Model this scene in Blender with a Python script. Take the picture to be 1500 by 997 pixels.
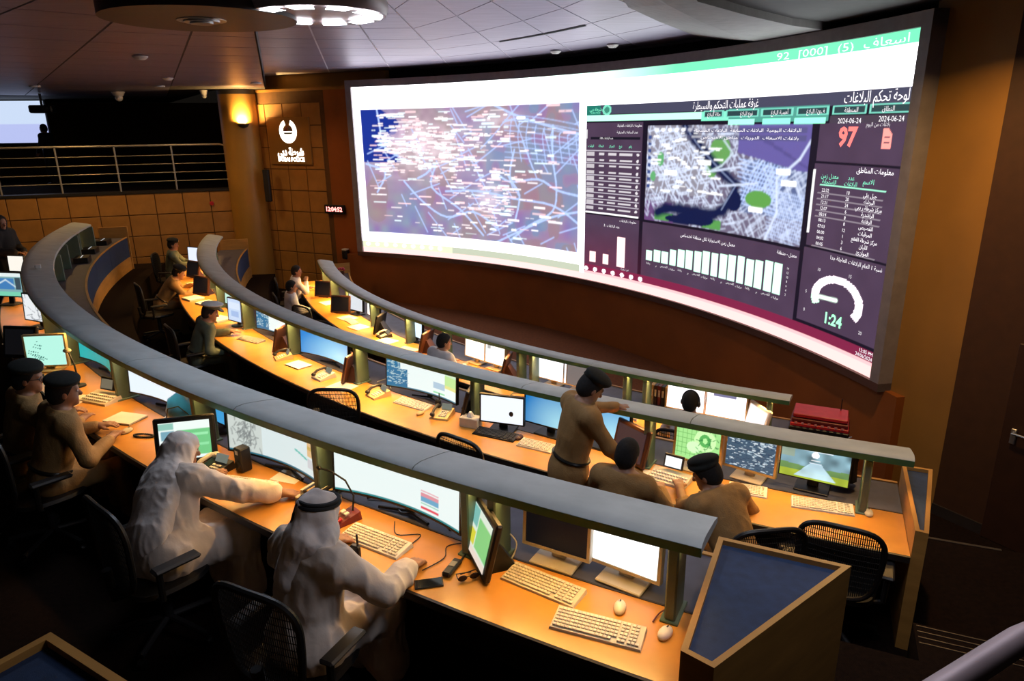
import bpy, bmesh, math, random
import numpy as np
from mathutils import Vector, Matrix

# ------------------------------------------------------------------ scene, camera, world, light
for o in list(bpy.data.objects):
    bpy.data.objects.remove(o, do_unlink=True)
SCN = bpy.context.scene
COL = SCN.collection
rnd = random.Random(7)
CAMZ = 4.14
PITCH, ROLL, FPX = 0.2971, -0.0133, 1021.9

cam_d = bpy.data.cameras.new('camera')
cam_d.sensor_width = 36.0
cam_d.lens = FPX / 1500 * 36.0
cam_d.clip_start = 0.05
cam_d.clip_end = 200
cam = bpy.data.objects.new('camera', cam_d)
COL.objects.link(cam)
_f = Vector((0, math.cos(PITCH), -math.sin(PITCH)))
_r = Vector((1, 0, 0))
_d = Vector((0, -math.sin(PITCH), -math.cos(PITCH)))
_c, _s = math.cos(ROLL), math.sin(ROLL)
_u = _c * _r - _s * _d
_v = _s * _r + _c * _d
cam.matrix_world = Matrix(((_u.x, -_v.x, -_f.x, 0), (_u.y, -_v.y, -_f.y, 0), (_u.z, -_v.z, -_f.z, CAMZ), (0, 0, 0, 1)))
SCN.camera = cam

W = bpy.data.worlds.new('dim_interior')
SCN.world = W
W.use_nodes = True
W.node_tree.nodes['Background'].inputs[0].default_value = (0.9, 0.75, 0.6, 1)
W.node_tree.nodes['Background'].inputs[1].default_value = 0.006

vs = SCN.view_settings
vs.view_transform = 'Standard'
vs.look = 'None'
vs.exposure = 0.0
vs.gamma = 1.0
vs.use_curve_mapping = False

def area_light(name, loc, size, power, col, direction=(0, 0, -1), shape='DISK', size_y=None, spread=180):
    l = bpy.data.lights.new(name, 'AREA')
    l.shape = shape
    l.size = size
    if size_y:
        l.size_y = size_y
    l.energy = power
    l.color = col
    l.spread = math.radians(spread)
    o = bpy.data.objects.new(name, l)
    o.location = loc
    o.rotation_euler = Vector(direction).to_track_quat('-Z', 'Y').to_euler()
    COL.objects.link(o)
    return o

# ceiling lights: cool disc of the round lamp, warm fill added to brighten walls
area_light('ceiling_lamp_light', (-1.5, 6.05, 4.93), .95, 46, (0.72, 0.82, 1.0))
area_light('ceiling_lamp_light', (1.6, 2.6, 5.05), 1.4, 40, (0.88, 0.88, 1.0))  # stands for unseen ceiling lamps near the camera, no fixture modelled
WARM = (1.0, 0.58, 0.2)
for _x, _y, _e in ((-10.2, 16.0, 34), (-7.8, 16.6, 22), (-12.2, 14.6, 22), (-5.4, 15.9, 16), (3.5, 6.1, 58)):
    area_light('warm_fill_light', (_x, _y, 5.05), 0.16, _e, WARM, spread=150)

# ------------------------------------------------------------------ geometry of the room
CX, CY = 9.9906, 20.5167                      # centre of the concentric console rows
ZF = {0: 1.62, 1: 1.10, 2: 0.58, 3: 0.0}      # floor level of each tier
ROW = {                                       # radii of each console row
    1: dict(can=(19.66, 20.04), canz=2.29, bound=19.86, front=20.36, desk=1.84, fas=19.30, a0=-163.0, a1=-117.2),
    2: dict(can=(17.22, 17.57), canz=1.79, bound=17.40, front=17.98, desk=1.32, fas=16.86, a0=-165.7, a1=-114.0),
    3: dict(can=(14.81, 15.16), canz=1.20, bound=14.98, front=15.60, desk=0.74, fas=14.42, a0=-162.6, a1=-117.4)}
SCX, SCY, SR = -8.11, 5.41, 12.57             # video wall cylinder
SA0, SA1 = 69.144, 10.526                     # left and right edge of the video wall (degrees)
SZ0, SZ1 = 1.24, 5.06

def pol(R, a, z=0.0):
    a = math.radians(a)
    return Vector((CX + R * math.cos(a), CY + R * math.sin(a), z))

def spol(R, a, z=0.0):
    a = math.radians(a)
    return Vector((SCX + R * math.cos(a), SCY + R * math.sin(a), z))

# ------------------------------------------------------------------ materials
MATS = {}
def _new(name):
    m = bpy.data.materials.new(name)
    m.use_nodes = True
    nt = m.node_tree
    return m, nt, nt.nodes['Principled BSDF']

def mat(name, col, rough=0.5, metal=0.0, var=0.12, scale=8.0, bump=0.0, bscale=60.0, stretch=None, sheen=0.0, spec=0.5, coat=0.0):
    if name in MATS:
        return MATS[name]
    m, nt, b = _new(name)
    tc = nt.nodes.new('ShaderNodeTexCoord')
    mp = nt.nodes.new('ShaderNodeMapping')
    nt.links.new(tc.outputs['Object'], mp.inputs['Vector'])
    if stretch:
        mp.inputs['Scale'].default_value = stretch
    nz = nt.nodes.new('ShaderNodeTexNoise')
    nz.inputs['Scale'].default_value = scale
    nz.inputs['Detail'].default_value = 4
    nt.links.new(mp.outputs[0], nz.inputs['Vector'])
    rp = nt.nodes.new('ShaderNodeValToRGB')
    e = rp.color_ramp.elements
    e[0].position, e[1].position = 0.3, 0.7
    e[0].color = tuple(c * (1 - var) for c in col) + (1,)
    e[1].color = tuple(min(1, c * (1 + var)) for c in col) + (1,)
    nt.links.new(nz.outputs['Fac'], rp.inputs[0])
    nt.links.new(rp.outputs[0], b.inputs['Base Color'])
    b.inputs['Roughness'].default_value = rough
    b.inputs['Metallic'].default_value = metal
    b.inputs['Specular IOR Level'].default_value = spec
    if coat:
        b.inputs['Coat Weight'].default_value = coat
        b.inputs['Coat Roughness'].default_value = 0.15
    if sheen:
        b.inputs['Sheen Weight'].default_value = sheen
    if bump:
        n2 = nt.nodes.new('ShaderNodeTexNoise')
        n2.inputs['Scale'].default_value = bscale
        n2.inputs['Detail'].default_value = 3
        nt.links.new(mp.outputs[0], n2.inputs['Vector'])
        bp = nt.nodes.new('ShaderNodeBump')
        bp.inputs['Strength'].default_value = bump
        bp.inputs['Distance'].default_value = 0.01
        nt.links.new(n2.outputs['Fac'], bp.inputs['Height'])
        nt.links.new(bp.outputs[0], b.inputs['Normal'])
    MATS[name] = m
    return m

def glow(name, col, strength):
    if name in MATS:
        return MATS[name]
    m, nt, b = _new(name)
    b.inputs['Base Color'].default_value = (0.02, 0.02, 0.02, 1)
    b.inputs['Emission Color'].default_value = (*col, 1)
    b.inputs['Emission Strength'].default_value = strength
    b.inputs['Roughness'].default_value = 0.4
    MATS[name] = m
    return m

def screen_mat():
    if 'display' in MATS:
        return MATS['display']
    m, nt, b = _new('display')
    at = nt.nodes.new('ShaderNodeAttribute')
    at.attribute_name = 'pix'
    nt.links.new(at.outputs['Color'], b.inputs['Emission Color'])
    b.inputs['Emission Strength'].default_value = 1.0
    b.inputs['Base Color'].default_value = (0.008, 0.008, 0.010, 1)
    b.inputs['Specular IOR Level'].default_value = 0.15
    b.inputs['Roughness'].default_value = 0.3
    MATS['display'] = m
    return m

M_WOOD = mat('maple_wood', (0.65, 0.285, 0.044), 0.32, var=0.14, scale=3.0, stretch=(1, 1, 6), coat=0.25)
M_WOODD = mat('maple_panel', (0.50, 0.25, 0.06), 0.45, var=0.16, scale=2.5, stretch=(1, 1, 5))
M_EDGE = mat('dark_edge_band', (0.03, 0.022, 0.018), 0.45)
M_CARPET = mat('dark_carpet', (0.010, 0.0048, 0.0028), 0.95, var=0.35, scale=30, bump=0.4, bscale=300, spec=0.1)
M_CANOPY = mat('grey_canopy_laminate', (0.42, 0.46, 0.46), 0.55, metal=0.0, var=0.10, scale=5, bump=0.05, bscale=30)
M_GREEN = mat('green_enamel', (0.05, 0.17, 0.075), 0.4, var=0.12)
M_POST = mat('grey_green_post', (0.10, 0.165, 0.13), 0.42, var=0.12)
M_SHELF = mat('slate_laminate', (0.085, 0.085, 0.12), 0.5, var=0.15)
M_BLUE = mat('blue_fabric_panel', (0.016, 0.040, 0.105), 0.75, var=0.18, scale=20, bump=0.15, bscale=400)
M_BLACK = mat('black_plastic', (0.006, 0.006, 0.0065), 0.45)
M_DARK = mat('charcoal_plastic', (0.016, 0.015, 0.016), 0.5)
M_CREAM = mat('cream_plastic', (0.62, 0.56, 0.46), 0.5, var=0.06)
M_WHITE = mat('white_plastic', (0.75, 0.73, 0.7), 0.45, var=0.05)
M_SILVER = mat('silver_metal', (0.62, 0.62, 0.63), 0.3, metal=0.9, var=0.06)
M_TAN = mat('tan_bezel', (0.62, 0.44, 0.2), 0.5, var=0.08)
M_BROWN = mat('brown_warmlit_plastic', (0.07, 0.026, 0.014), 0.4)  # on dark terminals this brown paints in warm reflected light
M_WALL = mat('brown_wall_panel', (0.30, 0.085, 0.012), 0.6, var=0.14, scale=1.5)
M_WALLR = mat('ochre_wall', (0.33, 0.16, 0.028), 0.6, var=0.14, scale=1.2)
M_TILE = mat('ochre_wall_tile', (0.40, 0.19, 0.045), 0.55, var=0.16, scale=3.0, bump=0.1, bscale=40)
M_GROUT = mat('tile_joint', (0.12, 0.055, 0.015), 0.8)
M_PILLAR = mat('ochre_pillar', (0.42, 0.22, 0.045), 0.4, var=0.08, scale=2)
M_CEIL = mat('brushed_ceiling_panel', (0.31, 0.27, 0.37), 0.42, metal=0.6, var=0.12, scale=2.0, stretch=(1, 8, 1))
M_CJOINT = mat('ceiling_joint', (0.75, 0.74, 0.80), 0.6)
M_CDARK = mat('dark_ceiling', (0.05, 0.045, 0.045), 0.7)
M_VOID = mat('black_recess', (0.004, 0.004, 0.005), 0.9)
M_FRAME = mat('grey_screen_frame', (0.26, 0.235, 0.25), 0.5)
M_PAPER = mat('paper', (0.8, 0.77, 0.7), 0.8, var=0.04)
M_RED = mat('red_enamel', (0.5, 0.02, 0.03), 0.4)
M_REDD = mat('dark_red_plastic', (0.16, 0.02, 0.02), 0.4)

# ------------------------------------------------------------------ mesh helpers
class MB:
    def __init__(s):
        s.v, s.f = [], []
    def add(s, verts, faces):
        n = len(s.v)
        s.v += [tuple(p) for p in verts]
        s.f += [tuple(i + n for i in f) for f in faces]
        return s
    def box(s, c, d, rz=0.0, rx=0.0, ry=0.0, bev=0.0):
        x, y, z = d[0] / 2, d[1] / 2, d[2] / 2
        M = Matrix.Rotation(rz, 3, 'Z') @ Matrix.Rotation(ry, 3, 'Y') @ Matrix.Rotation(rx, 3, 'X')
        c = Vector(c)
        if bev <= 0:
            p = [Vector((i * x, j * y, k * z)) for k in (-1, 1) for j in (-1, 1) for i in (-1, 1)]
            f = [(0, 2, 3, 1), (4, 5, 7, 6), (0, 1, 5, 4), (2, 6, 7, 3), (0, 4, 6, 2), (1, 3, 7, 5)]
            return s.add([M @ q + c for q in p], f)
        b = min(bev, x * .9, y * .9, z * .9)
        p, idx = [], {}
        for k in (-1, 1):
            for j in (-1, 1):
                for i in (-1, 1):
                    for ax in range(3):
                        q = [i * (x - b), j * (y - b), k * (z - b)]
                        q[ax] = (i * x, j * y, k * z)[ax]
                        idx[(i, j, k, ax)] = len(p)
                        p.append(Vector(q))
        f = []
        I = idx
        for sgn in (-1, 1):
            f.append([I[(sgn, a, b2, 0)] for a, b2 in ((-1, -1), (1, -1), (1, 1), (-1, 1))][::sgn])
            f.append([I[(a, sgn, b2, 1)] for a, b2 in ((-1, -1), (1, -1), (1, 1), (-1, 1))][::-sgn])
            f.append([I[(a, b2, sgn, 2)] for a, b2 in ((-1, -1), (1, -1), (1, 1), (-1, 1))][::sgn])
        for i in (-1, 1):
            for j in (-1, 1):
                f.append([I[(i, j, -1, 0)], I[(i, j, 1, 0)], I[(i, j, 1, 1)], I[(i, j, -1, 1)]])
                f.append([I[(i, -1, j, 0)], I[(i, 1, j, 0)], I[(i, 1, j, 2)], I[(i, -1, j, 2)]])
                f.append([I[(-1, i, j, 1)], I[(1, i, j, 1)], I[(1, i, j, 2)], I[(-1, i, j, 2)]])
                for k in (-1, 1):
                    f.append([I[(i, j, k, 0)], I[(i, j, k, 1)], I[(i, j, k, 2)]])
        return s.add([M @ q + c for q in p], f)
    def prism(s, poly, z0, z1):
        n = len(poly)
        v = [(x, y, z0) for x, y in poly] + [(x, y, z1) for x, y in poly]
        f = [tuple(range(n))[::-1], tuple(range(n, 2 * n))] + [(i, (i + 1) % n, n + (i + 1) % n, n + i) for i in range(n)]
        return s.add(v, f)
    def hull8(s, lo, hi):
        n = len(lo)
        f = [tuple(range(n))[::-1], tuple(range(n, 2 * n))] + [(i, (i + 1) % n, n + (i + 1) % n, n + i) for i in range(n)]
        return s.add(list(lo) + list(hi), f)
    def tube(s, path, r, n=8, closed=False, rr=None):
        P = [Vector(p) for p in path]
        m = len(P)
        rings = []
        up = None
        for i in range(m):
            a = P[(i - 1) % m] if (closed or i > 0) else P[i]
            b = P[(i + 1) % m] if (closed or i < m - 1) else P[i]
            t = (b - a).normalized()
            if up is None:
                up = Vector((0, 0, 1)) if abs(t.z) < .9 else Vector((1, 0, 0))
            x = t.cross(up).normalized()
            up = x.cross(t).normalized()
            ri = rr[i] if rr else r
            rings.append([P[i] + ri * (math.cos(2 * math.pi * k / n) * x + math.sin(2 * math.pi * k / n) * up) for k in range(n)])
        v = [q for g in rings for q in g]
        f = []
        for i in range(m if closed else m - 1):
            j = (i + 1) % m
            f += [(i * n + k, i * n + (k + 1) % n, j * n + (k + 1) % n, j * n + k) for k in range(n)]
        if not closed:
            f += [tuple(range(n))[::-1], tuple((m - 1) * n + k for k in range(n))]
        return s.add(v, f)
    def lathe(s, prof, n=24, c=(0, 0, 0)):
        v = []
        for r, z in prof:
            v += [(c[0] + r * math.cos(2 * math.pi * k / n), c[1] + r * math.sin(2 * math.pi * k / n), c[2] + z) for k in range(n)]
        m = len(prof)
        f = []
        for i in range(m - 1):
            f += [(i * n + k, i * n + (k + 1) % n, (i + 1) * n + (k + 1) % n, (i + 1) * n + k) for k in range(n)]
        f += [tuple(range(n))[::-1], tuple((m - 1) * n + k for k in range(n))]
        return s.add(v, f)
    def ball(s, c, r, n=12, m=8):
        r = (r, r, r) if not hasattr(r, '__len__') else r
        v = [(c[0], c[1], c[2] - r[2])]
        for i in range(1, m):
            t = -math.pi / 2 + math.pi * i / m
            v += [(c[0] + r[0] * math.cos(t) * math.cos(2 * math.pi * k / n), c[1] + r[1] * math.cos(t) * math.sin(2 * math.pi * k / n), c[2] + r[2] * math.sin(t)) for k in range(n)]
        v.append((c[0], c[1], c[2] + r[2]))
        f = [(0, 1 + (k + 1) % n, 1 + k) for k in range(n)]
        for i in range(m - 2):
            f += [(1 + i * n + k, 1 + i * n + (k + 1) % n, 1 + (i + 1) * n + (k + 1) % n, 1 + (i + 1) * n + k) for k in range(n)]
        L = len(v) - 1
        f += [(L, 1 + (m - 2) * n + k, 1 + (m - 2) * n + (k + 1) % n) for k in range(n)]
        return s.add(v, f)
    def sweep(s, prof, a0, a1, step=1.0, P=pol):
        n = max(1, int(abs(a1 - a0) / step + .5))
        m = len(prof)
        v = []
        for i in range(n + 1):
            a = a0 + (a1 - a0) * i / n
            v += [P(r, a, z) for r, z in prof]
        f = []
        for i in range(n):
            f += [(i * m + k, i * m + (k + 1) % m, (i + 1) * m + (k + 1) % m, (i + 1) * m + k) for k in range(m)]
        f += [tuple(range(m))[::-1], tuple(n * m + k for k in range(m))]
        return s.add(v, f)
    def mesh(s, name, m, smooth=False):
        me = bpy.data.meshes.new(name)
        me.from_pydata([tuple(p) for p in s.v], [], [tuple(f) for f in s.f])
        if m:
            me.materials.append(m)
        bm = bmesh.new()
        bm.from_mesh(me)
        bmesh.ops.recalc_face_normals(bm, faces=bm.faces)
        bm.to_mesh(me)
        bm.free()
        if smooth:
            me.polygons.foreach_set('use_smooth', [True] * len(me.polygons))
            me.set_sharp_from_angle(angle=math.radians(38))
        me.update()
        return me
    def build(s, name, m, parent=None, smooth=False, loc=None, rz=0.0):
        return link(name, s.mesh(name, m, smooth), parent, loc, rz)

def link(name, me, parent=None, loc=None, rz=0.0):
    o = bpy.data.objects.new(name, me)
    COL.objects.link(o)
    if parent:
        o.parent = parent
    if loc is not None:
        o.location = loc
    if rz:
        o.rotation_euler = (0, 0, rz)
    return o

def tag(o, label, cat, group=None):
    o['label'] = label
    o['category'] = cat
    if group:
        o['group'] = group
    return o

def struct(o, label=None):
    o['kind'] = 'structure'
    if label:
        o['label'] = label
    return o

def thing(name, label, cat, loc=(0, 0, 0), rz=0.0, group=None):
    o = bpy.data.objects.new(name, None)
    o.empty_display_size = 0.1
    COL.objects.link(o)
    o.location = loc
    o.rotation_euler = (0, 0, rz)
    return tag(o, label, cat, group)

def copy_tree(root, parent=None):
    c = root.copy()
    COL.objects.link(c)
    if parent:
        c.parent = parent
    for ch in list(root.children):
        copy_tree(ch, c)
    return c

def at(row, R, a, dz=0.0):
    """point on a row's desk, and heading of a user sitting there (local +Y looks at the video wall)"""
    return pol(R, a, ROW[row]['desk'] + dz), math.radians(a + 90)
# ------------------------------------------------------------------ floors (tiers)
fl = struct(MB().prism([(-22, -4), (16, -4), (16, 30), (-22, 30)], -0.2, 0.0).build('floor', M_CARPET), 'dark carpeted floor of the lowest tier before the video wall')
def ring(name, r0, r1, z, a0, a1, label):
    return struct(MB().sweep([(r0, 0.0), (r1, 0.0), (r1, z), (r0, z)], a0, a1, 1.5).build(name, M_CARPET), label)
ring('floor', 16.33, 18.76, ZF[2], -170.5, -113.95, 'dark carpeted middle tier behind the second console')
ring('floor', 16.33, 18.40, ZF[2], -113.95, -98, 'dark carpeted aisle landing at the right')
ring('floor', 18.76, 21.80, ZF[1], -168.5, -113.95, 'dark carpeted upper tier behind the nearest console')
ring('floor', 18.40, 21.80, ZF[1], -113.95, -98, 'dark carpeted upper aisle at the right')
ring('floor', 21.80, 27.0, ZF[0], -160, -98, 'dark carpeted top tier below the camera')
M_NOSE = mat('metal_nosing', (0.20, 0.18, 0.16), 0.35, metal=0.8)
ns = thing('stair_nosing', 'ribbed metal stair nosing on dark aisle step at right', 'nosing', pol(18.4, -112, ZF[1]))
for k in range(4):
    MB().sweep([(18.42 + k * .055, ZF[1]), (18.427 + k * .055, ZF[1]), (18.427 + k * .055, ZF[1] + .004), (18.42 + k * .055, ZF[1] + .004)], -113.9, -109.9, 1).build('rib', M_NOSE, None).parent = ns
for c in ns.children:
    c.matrix_parent_inverse = Matrix.Translation(-pol(18.4, -112, ZF[1]))
tag(MB().sweep([(16.33, ZF[2]), (16.36, ZF[2]), (16.36, ZF[2] + .006), (16.33, ZF[2] + .006)], -113.9, -110.7, 1).build('edge_strip', M_NOSE), 'thin pale metal strip along edge of the lower aisle step', 'nosing')

# ------------------------------------------------------------------ flat walls with tiles
def wall(name, A, B, z0, z1, m, label=None, th=0.25):
    """slab whose visible face is its local -Y side"""
    A, B = Vector(A), Vector(B)
    L = (B - A).length
    rz = math.atan2(B.y - A.y, B.x - A.x)
    o = MB().box((L / 2, th / 2, (z1 - z0) / 2), (L, th, z1 - z0)).build(name, m, None, loc=(A.x, A.y, z0), rz=rz)
    struct(o, label)
    return o, L
def tiles(w, L, x0, tw, th_, z0, zn, skip=None, right=None):
    me = MB().box((0, 0, 0), (tw - .022, .02, th_ - .022), bev=.006).mesh('tile', M_TILE)
    x = x0
    while x + tw <= (right or L) + .01:
        for k in range(zn):
            z = z0 + (k + .5) * th_
            if skip and skip(x + tw / 2, z):
                continue
            link('tile', me, w, (x + tw / 2, -.009, z))
        x += tw
WA, WB = Vector((-14.95, 16.02)), Vector((-7.12, 18.5))
wl, L = wall('wall_left', WA, WB, 0.0, 2.66, M_GROUT, 'ochre tiled wall below the balcony railing')
tiles(wl, L, L - 12 * .645, .645, .53, 0.54, 4)
MB().box((L / 2, .12, 2.69), (L, .32, .06)).build('balcony_edge', M_DARK, wl)
# outlets and alarm on that wall
for dx, nm in ((-3.6, 'socket_plate'), (-3.42, 'socket_plate')):
    MB().box((L + dx, -.025, 1.28), (.075, .015, .11), bev=.004).build(nm, M_DARK, wl)
MB().lathe([(.0, 0), (.055, 0), (.05, .03), (.0, .035)], 16).build('alarm_bell', M_RED, wl, loc=(L - .62, -.02, 2.35)).rotation_euler = (math.pi / 2, 0, 0)

tang = (WB - WA).normalized()
nrm = Vector((-tang.y, tang.x))          # away from the room
b0, b1 = WA + nrm * .2, WB + nrm * .2
struct(MB().prism([tuple(b0), tuple(b1 + tang * 6), tuple(b1 + tang * 6 + nrm * 9), tuple(b0 + nrm * 9)], 2.46, 2.66).build('floor', M_CARPET), 'dark balcony floor behind the railing')
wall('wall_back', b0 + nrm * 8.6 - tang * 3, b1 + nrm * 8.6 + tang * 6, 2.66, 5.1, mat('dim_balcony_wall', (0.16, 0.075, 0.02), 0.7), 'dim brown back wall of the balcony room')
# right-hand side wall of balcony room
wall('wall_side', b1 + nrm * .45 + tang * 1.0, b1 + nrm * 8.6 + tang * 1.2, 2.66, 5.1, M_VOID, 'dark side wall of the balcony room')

# logo wall between pillar and video wall
LA, LB = Vector((-6.72, 18.85)), Vector((-3.80, 17.38))
lw, L2 = wall('wall_logo', LA, LB, 0.0, 5.1, M_GROUT, 'ochre tiled wall carrying the lit sign')
tiles(lw, L2, .02, .60, .53, 0.0, 9, right=L2 - .75)
MB().box((L2 - .36, -.004, 2.55), (.70, .02, 5.08)).build('plain_panel', M_WALL, lw)
MB().box((L2 / 2, .0, 5.07), (L2, .06, .06)).build('capping', M_WALLR, lw)
up, _ = wall('wall_upper', LA + Vector((-.4, .5)), LB + Vector((.9, .05)), 5.1, 5.46, M_WALLR, 'ochre band of wall below the ceiling')

# pillar
PX, PY = -6.86, 18.66
pl = struct(MB().lathe([(.47, 0), (.47, 5.0)], 40, (PX, PY, 0)).build('wall_pillar', M_PILLAR, smooth=True), 'round ochre pillar at the end of the balcony')
MB().lathe([(.475, 5.0), (.475, 5.1)], 40, (PX, PY, 0)).build('capital', M_EDGE, pl, smooth=True)
sc = thing('wall_sconce', 'glowing bowl sconce on the ochre pillar shining upwards', 'wall lamp', (PX + .24, PY - .45, 4.30))
MB().lathe([(.02, -.11), (.10, -.08), (.15, 0.0), (.135, 0.0), (.09, -.06), (.01, -.08)], 20).build('bowl', M_EDGE, sc, smooth=True)
MB().lathe([(.0, -.03), (.12, -.02), (.12, -.012), (.0, -.01)], 20).build('lamp', glow('sconce_glow', (1.0, 0.62, 0.2), 25), sc)
area_light('sconce_light', (PX + .24, PY - .47, 4.34), .2, 90, (1.0, 0.6, 0.2), (-0.12, 0.35, 1), spread=170)

# column speaker beside the pillar
sp = thing('column_speaker', 'slim black column loudspeaker mounted beside the ochre pillar', 'loudspeaker', (PX + .66, PY - .42, 2.38))
MB().box((0, 0, .4), (.15, .13, .8), bev=.015).build('cabinet', M_BLACK, sp)
MB().box((0, -.07, .4), (.12, .012, .74), bev=.004).build('grille', M_DARK, sp)
MB().tube([(0, .06, .5), (-.12, .22, .5)], .02).build('bracket', M_DARK, sp)

# lit sign
rzL = math.atan2(LB.y - LA.y, LB.x - LA.x)
def onlogo(x, z, off=.02):
    d = (LB - LA).normalized()
    n = Vector((d.y, -d.x))
    p = LA + d * x + n * off
    return Vector((p.x, p.y, z))
# ------------------------------------------------------------------ lettering (Latin and joined Arabic letters)
_AR = {'ا': 'ﺍﺎ', 'أ': 'ﺃﺄ', 'إ': 'ﺇﺈ', 'آ': 'ﺁﺂ', 'ب': 'ﺏﺐﺑﺒ', 'ت': 'ﺕﺖﺗﺘ', 'ث': 'ﺙﺚﺛﺜ', 'ج': 'ﺝﺞﺟﺠ', 'ح': 'ﺡﺢﺣﺤ', 'خ': 'ﺥﺦﺧﺨ',
       'د': 'ﺩﺪ', 'ذ': 'ﺫﺬ', 'ر': 'ﺭﺮ', 'ز': 'ﺯﺰ', 'س': 'ﺱﺲﺳﺴ', 'ش': 'ﺵﺶﺷﺸ', 'ص': 'ﺹﺺﺻﺼ', 'ض': 'ﺽﺾﺿﻀ', 'ط': 'ﻁﻂﻃﻄ', 'ظ': 'ﻅﻆﻇﻈ',
       'ع': 'ﻉﻊﻋﻌ', 'غ': 'ﻍﻎﻏﻐ', 'ف': 'ﻑﻒﻓﻔ', 'ق': 'ﻕﻖﻗﻘ', 'ك': 'ﻙﻚﻛﻜ', 'ل': 'ﻝﻞﻟﻠ', 'م': 'ﻡﻢﻣﻤ', 'ن': 'ﻥﻦﻧﻨ', 'ه': 'ﻩﻪﻫﻬ',
       'و': 'ﻭﻮ', 'ي': 'ﻱﻲﻳﻴ', 'ى': 'ﻯﻰ', 'ة': 'ﺓﺔ', 'ء': 'ﺀ', 'لا': 'ﻻﻼ'}
def shape_ar(s):
    t, i = [], 0
    while i < len(s):
        if s[i:i + 2] == 'لا':
            t.append('لا'); i += 2
        else:
            t.append(s[i]); i += 1
    out = []
    for i, ch in enumerate(t):
        f = _AR.get(ch)
        if not f:
            out.append(ch); continue
        prev = i > 0 and len(_AR.get(t[i - 1], '')) == 4
        nxt = i + 1 < len(t) and t[i + 1] in _AR and t[i + 1] != 'ء'
        if len(f) == 1: out.append(f)
        elif len(f) == 2: out.append(f[1] if prev else f[0])
        else: out.append(f[3] if prev and nxt else f[1] if prev else f[2] if nxt else f[0])
    # right-to-left order, digit runs kept
    r, run = [], ''
    for ch in reversed(out):
        if ch.isdigit() or ch in ':-/.':
            run = ch + run
        else:
            r += list(run); run = ''
            r.append({'(': ')', ')': '(', '[': ']', ']': '['}.get(ch, ch))
    r += list(run)
    return ''.join(r)

def text_mesh(s, size, bold=0.0, align='CENTER'):
    """flat outline mesh of a text, x right, y up, centred vertically"""
    if any('\u0600' <= c <= '\u06ff' for c in s):
        s = shape_ar(s)
    cu = bpy.data.curves.new('t', 'FONT')
    cu.body = s
    cu.size = size
    cu.align_x = align
    cu.align_y = 'CENTER'
    cu.offset = bold
    cu.resolution_u = 2
    o = bpy.data.objects.new('t', cu)
    COL.objects.link(o)
    bpy.context.view_layer.update()
    me = bpy.data.meshes.new_from_object(o.evaluated_get(bpy.context.evaluated_depsgraph_get()))
    v = np.zeros(len(me.vertices) * 3)
    me.vertices.foreach_get('co', v)
    faces = [tuple(p.vertices) for p in me.polygons]
    bpy.data.objects.remove(o)
    bpy.data.meshes.remove(me)
    bpy.data.curves.remove(cu)
    return v.reshape(-1, 3), faces

def flat_text(s, size, m, parent, loc, bold=0.0, depth=0.006, align='CENTER', fitw=None):
    """upright lettering facing local -Y"""
    v, f = text_mesh(s, size, bold, align)
    if len(v) == 0:
        return None
    if fitw:
        w = v[:, 0].max() - v[:, 0].min()
        v[:, 0] *= fitw / w
    mb = MB()
    mb.add([(x, 0, y) for x, y, _ in v], f)
    mb.add([(x, depth, y) for x, y, _ in v], [tuple(reversed(q)) for q in f])
    return link('lettering', raw_mesh('lettering', mb, m), parent, loc)

def raw_mesh(name, mb, m):
    me = bpy.data.meshes.new(name)
    me.from_pydata([tuple(p) for p in mb.v], [], mb.f)
    me.materials.append(m)
    return me

# the lit police sign
G_SIGN = glow('sign_white', (1.0, 0.93, 0.85), 3.0)
sg = thing('wall_sign', 'ochre panel with glowing white boat emblem and police lettering', 'sign', onlogo(1.40, 3.30), rzL)
MB().box((0, -.03, .57), (1.36, .06, 1.14), bev=.01).build('panel', M_WALLR, sg)
_e = MB()
for k in range(28):                      # open wreath around the boat
    t0 = math.radians(112 + k * 316 / 28); t1 = math.radians(112 + (k + 1) * 316 / 28)
    ri = .165
    _e.add([(ro * math.cos(t), 0, ro * math.sin(t)) for t in (t0, t1) for ro in (ri, .285)], [(0, 1, 3, 2)])
_e.add([(.175 * math.cos(math.radians(a)), -.004, .175 * math.sin(math.radians(a))) for a in range(180, 361, 12)] , [tuple(range(16))])
_e.build('wreath', G_SIGN, sg, loc=(.0, -.066, .80))
MB().add([(-.155, 0, .0), (.165, 0, .0), (.12, 0, -.045), (-.11, 0, -.045)], [(0, 1, 2, 3)]).build('hull', mat('sign_grey', (.35, .42, .38), .5), sg, loc=(0, -.074, .775))
MB().add([(-.14, 0, .01), (-.02, 0, .01), (.0, 0, .16)], [(0, 1, 2)]).build('sail', mat('sign_sail', (.28, .06, .06), .5), sg, loc=(0, -.072, .79))
MB().add([(.02, 0, .01), (.15, 0, .01), (.02, 0, .16)], [(0, 1, 2)]).build('sail', mat('sign_sail2', (.16, .12, .12), .5), sg, loc=(0, -.072, .79))
flat_text('شرطة دبي', .25, G_SIGN, sg, (0.02, -.07, .30), bold=.012, fitw=.86)
flat_text('DUBAI POLICE', .13, G_SIGN, sg, (0.02, -.07, .12), bold=.006, fitw=.86)

# red digital clocks
G_LED = glow('led_red', (1.0, 0.28, 0.25), 3.5)
ck = thing('digital_clock', 'black wall clock with red digits reading 12:04:52', 'clock', onlogo(2.66, 2.12), rzL)
MB().box((0, -.04, .11), (.62, .08, .22), bev=.012).build('case', M_BLACK, ck)
flat_text('12:04:52', .15, G_LED, ck, (0, -.084, .11), bold=.005, fitw=.5)
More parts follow.
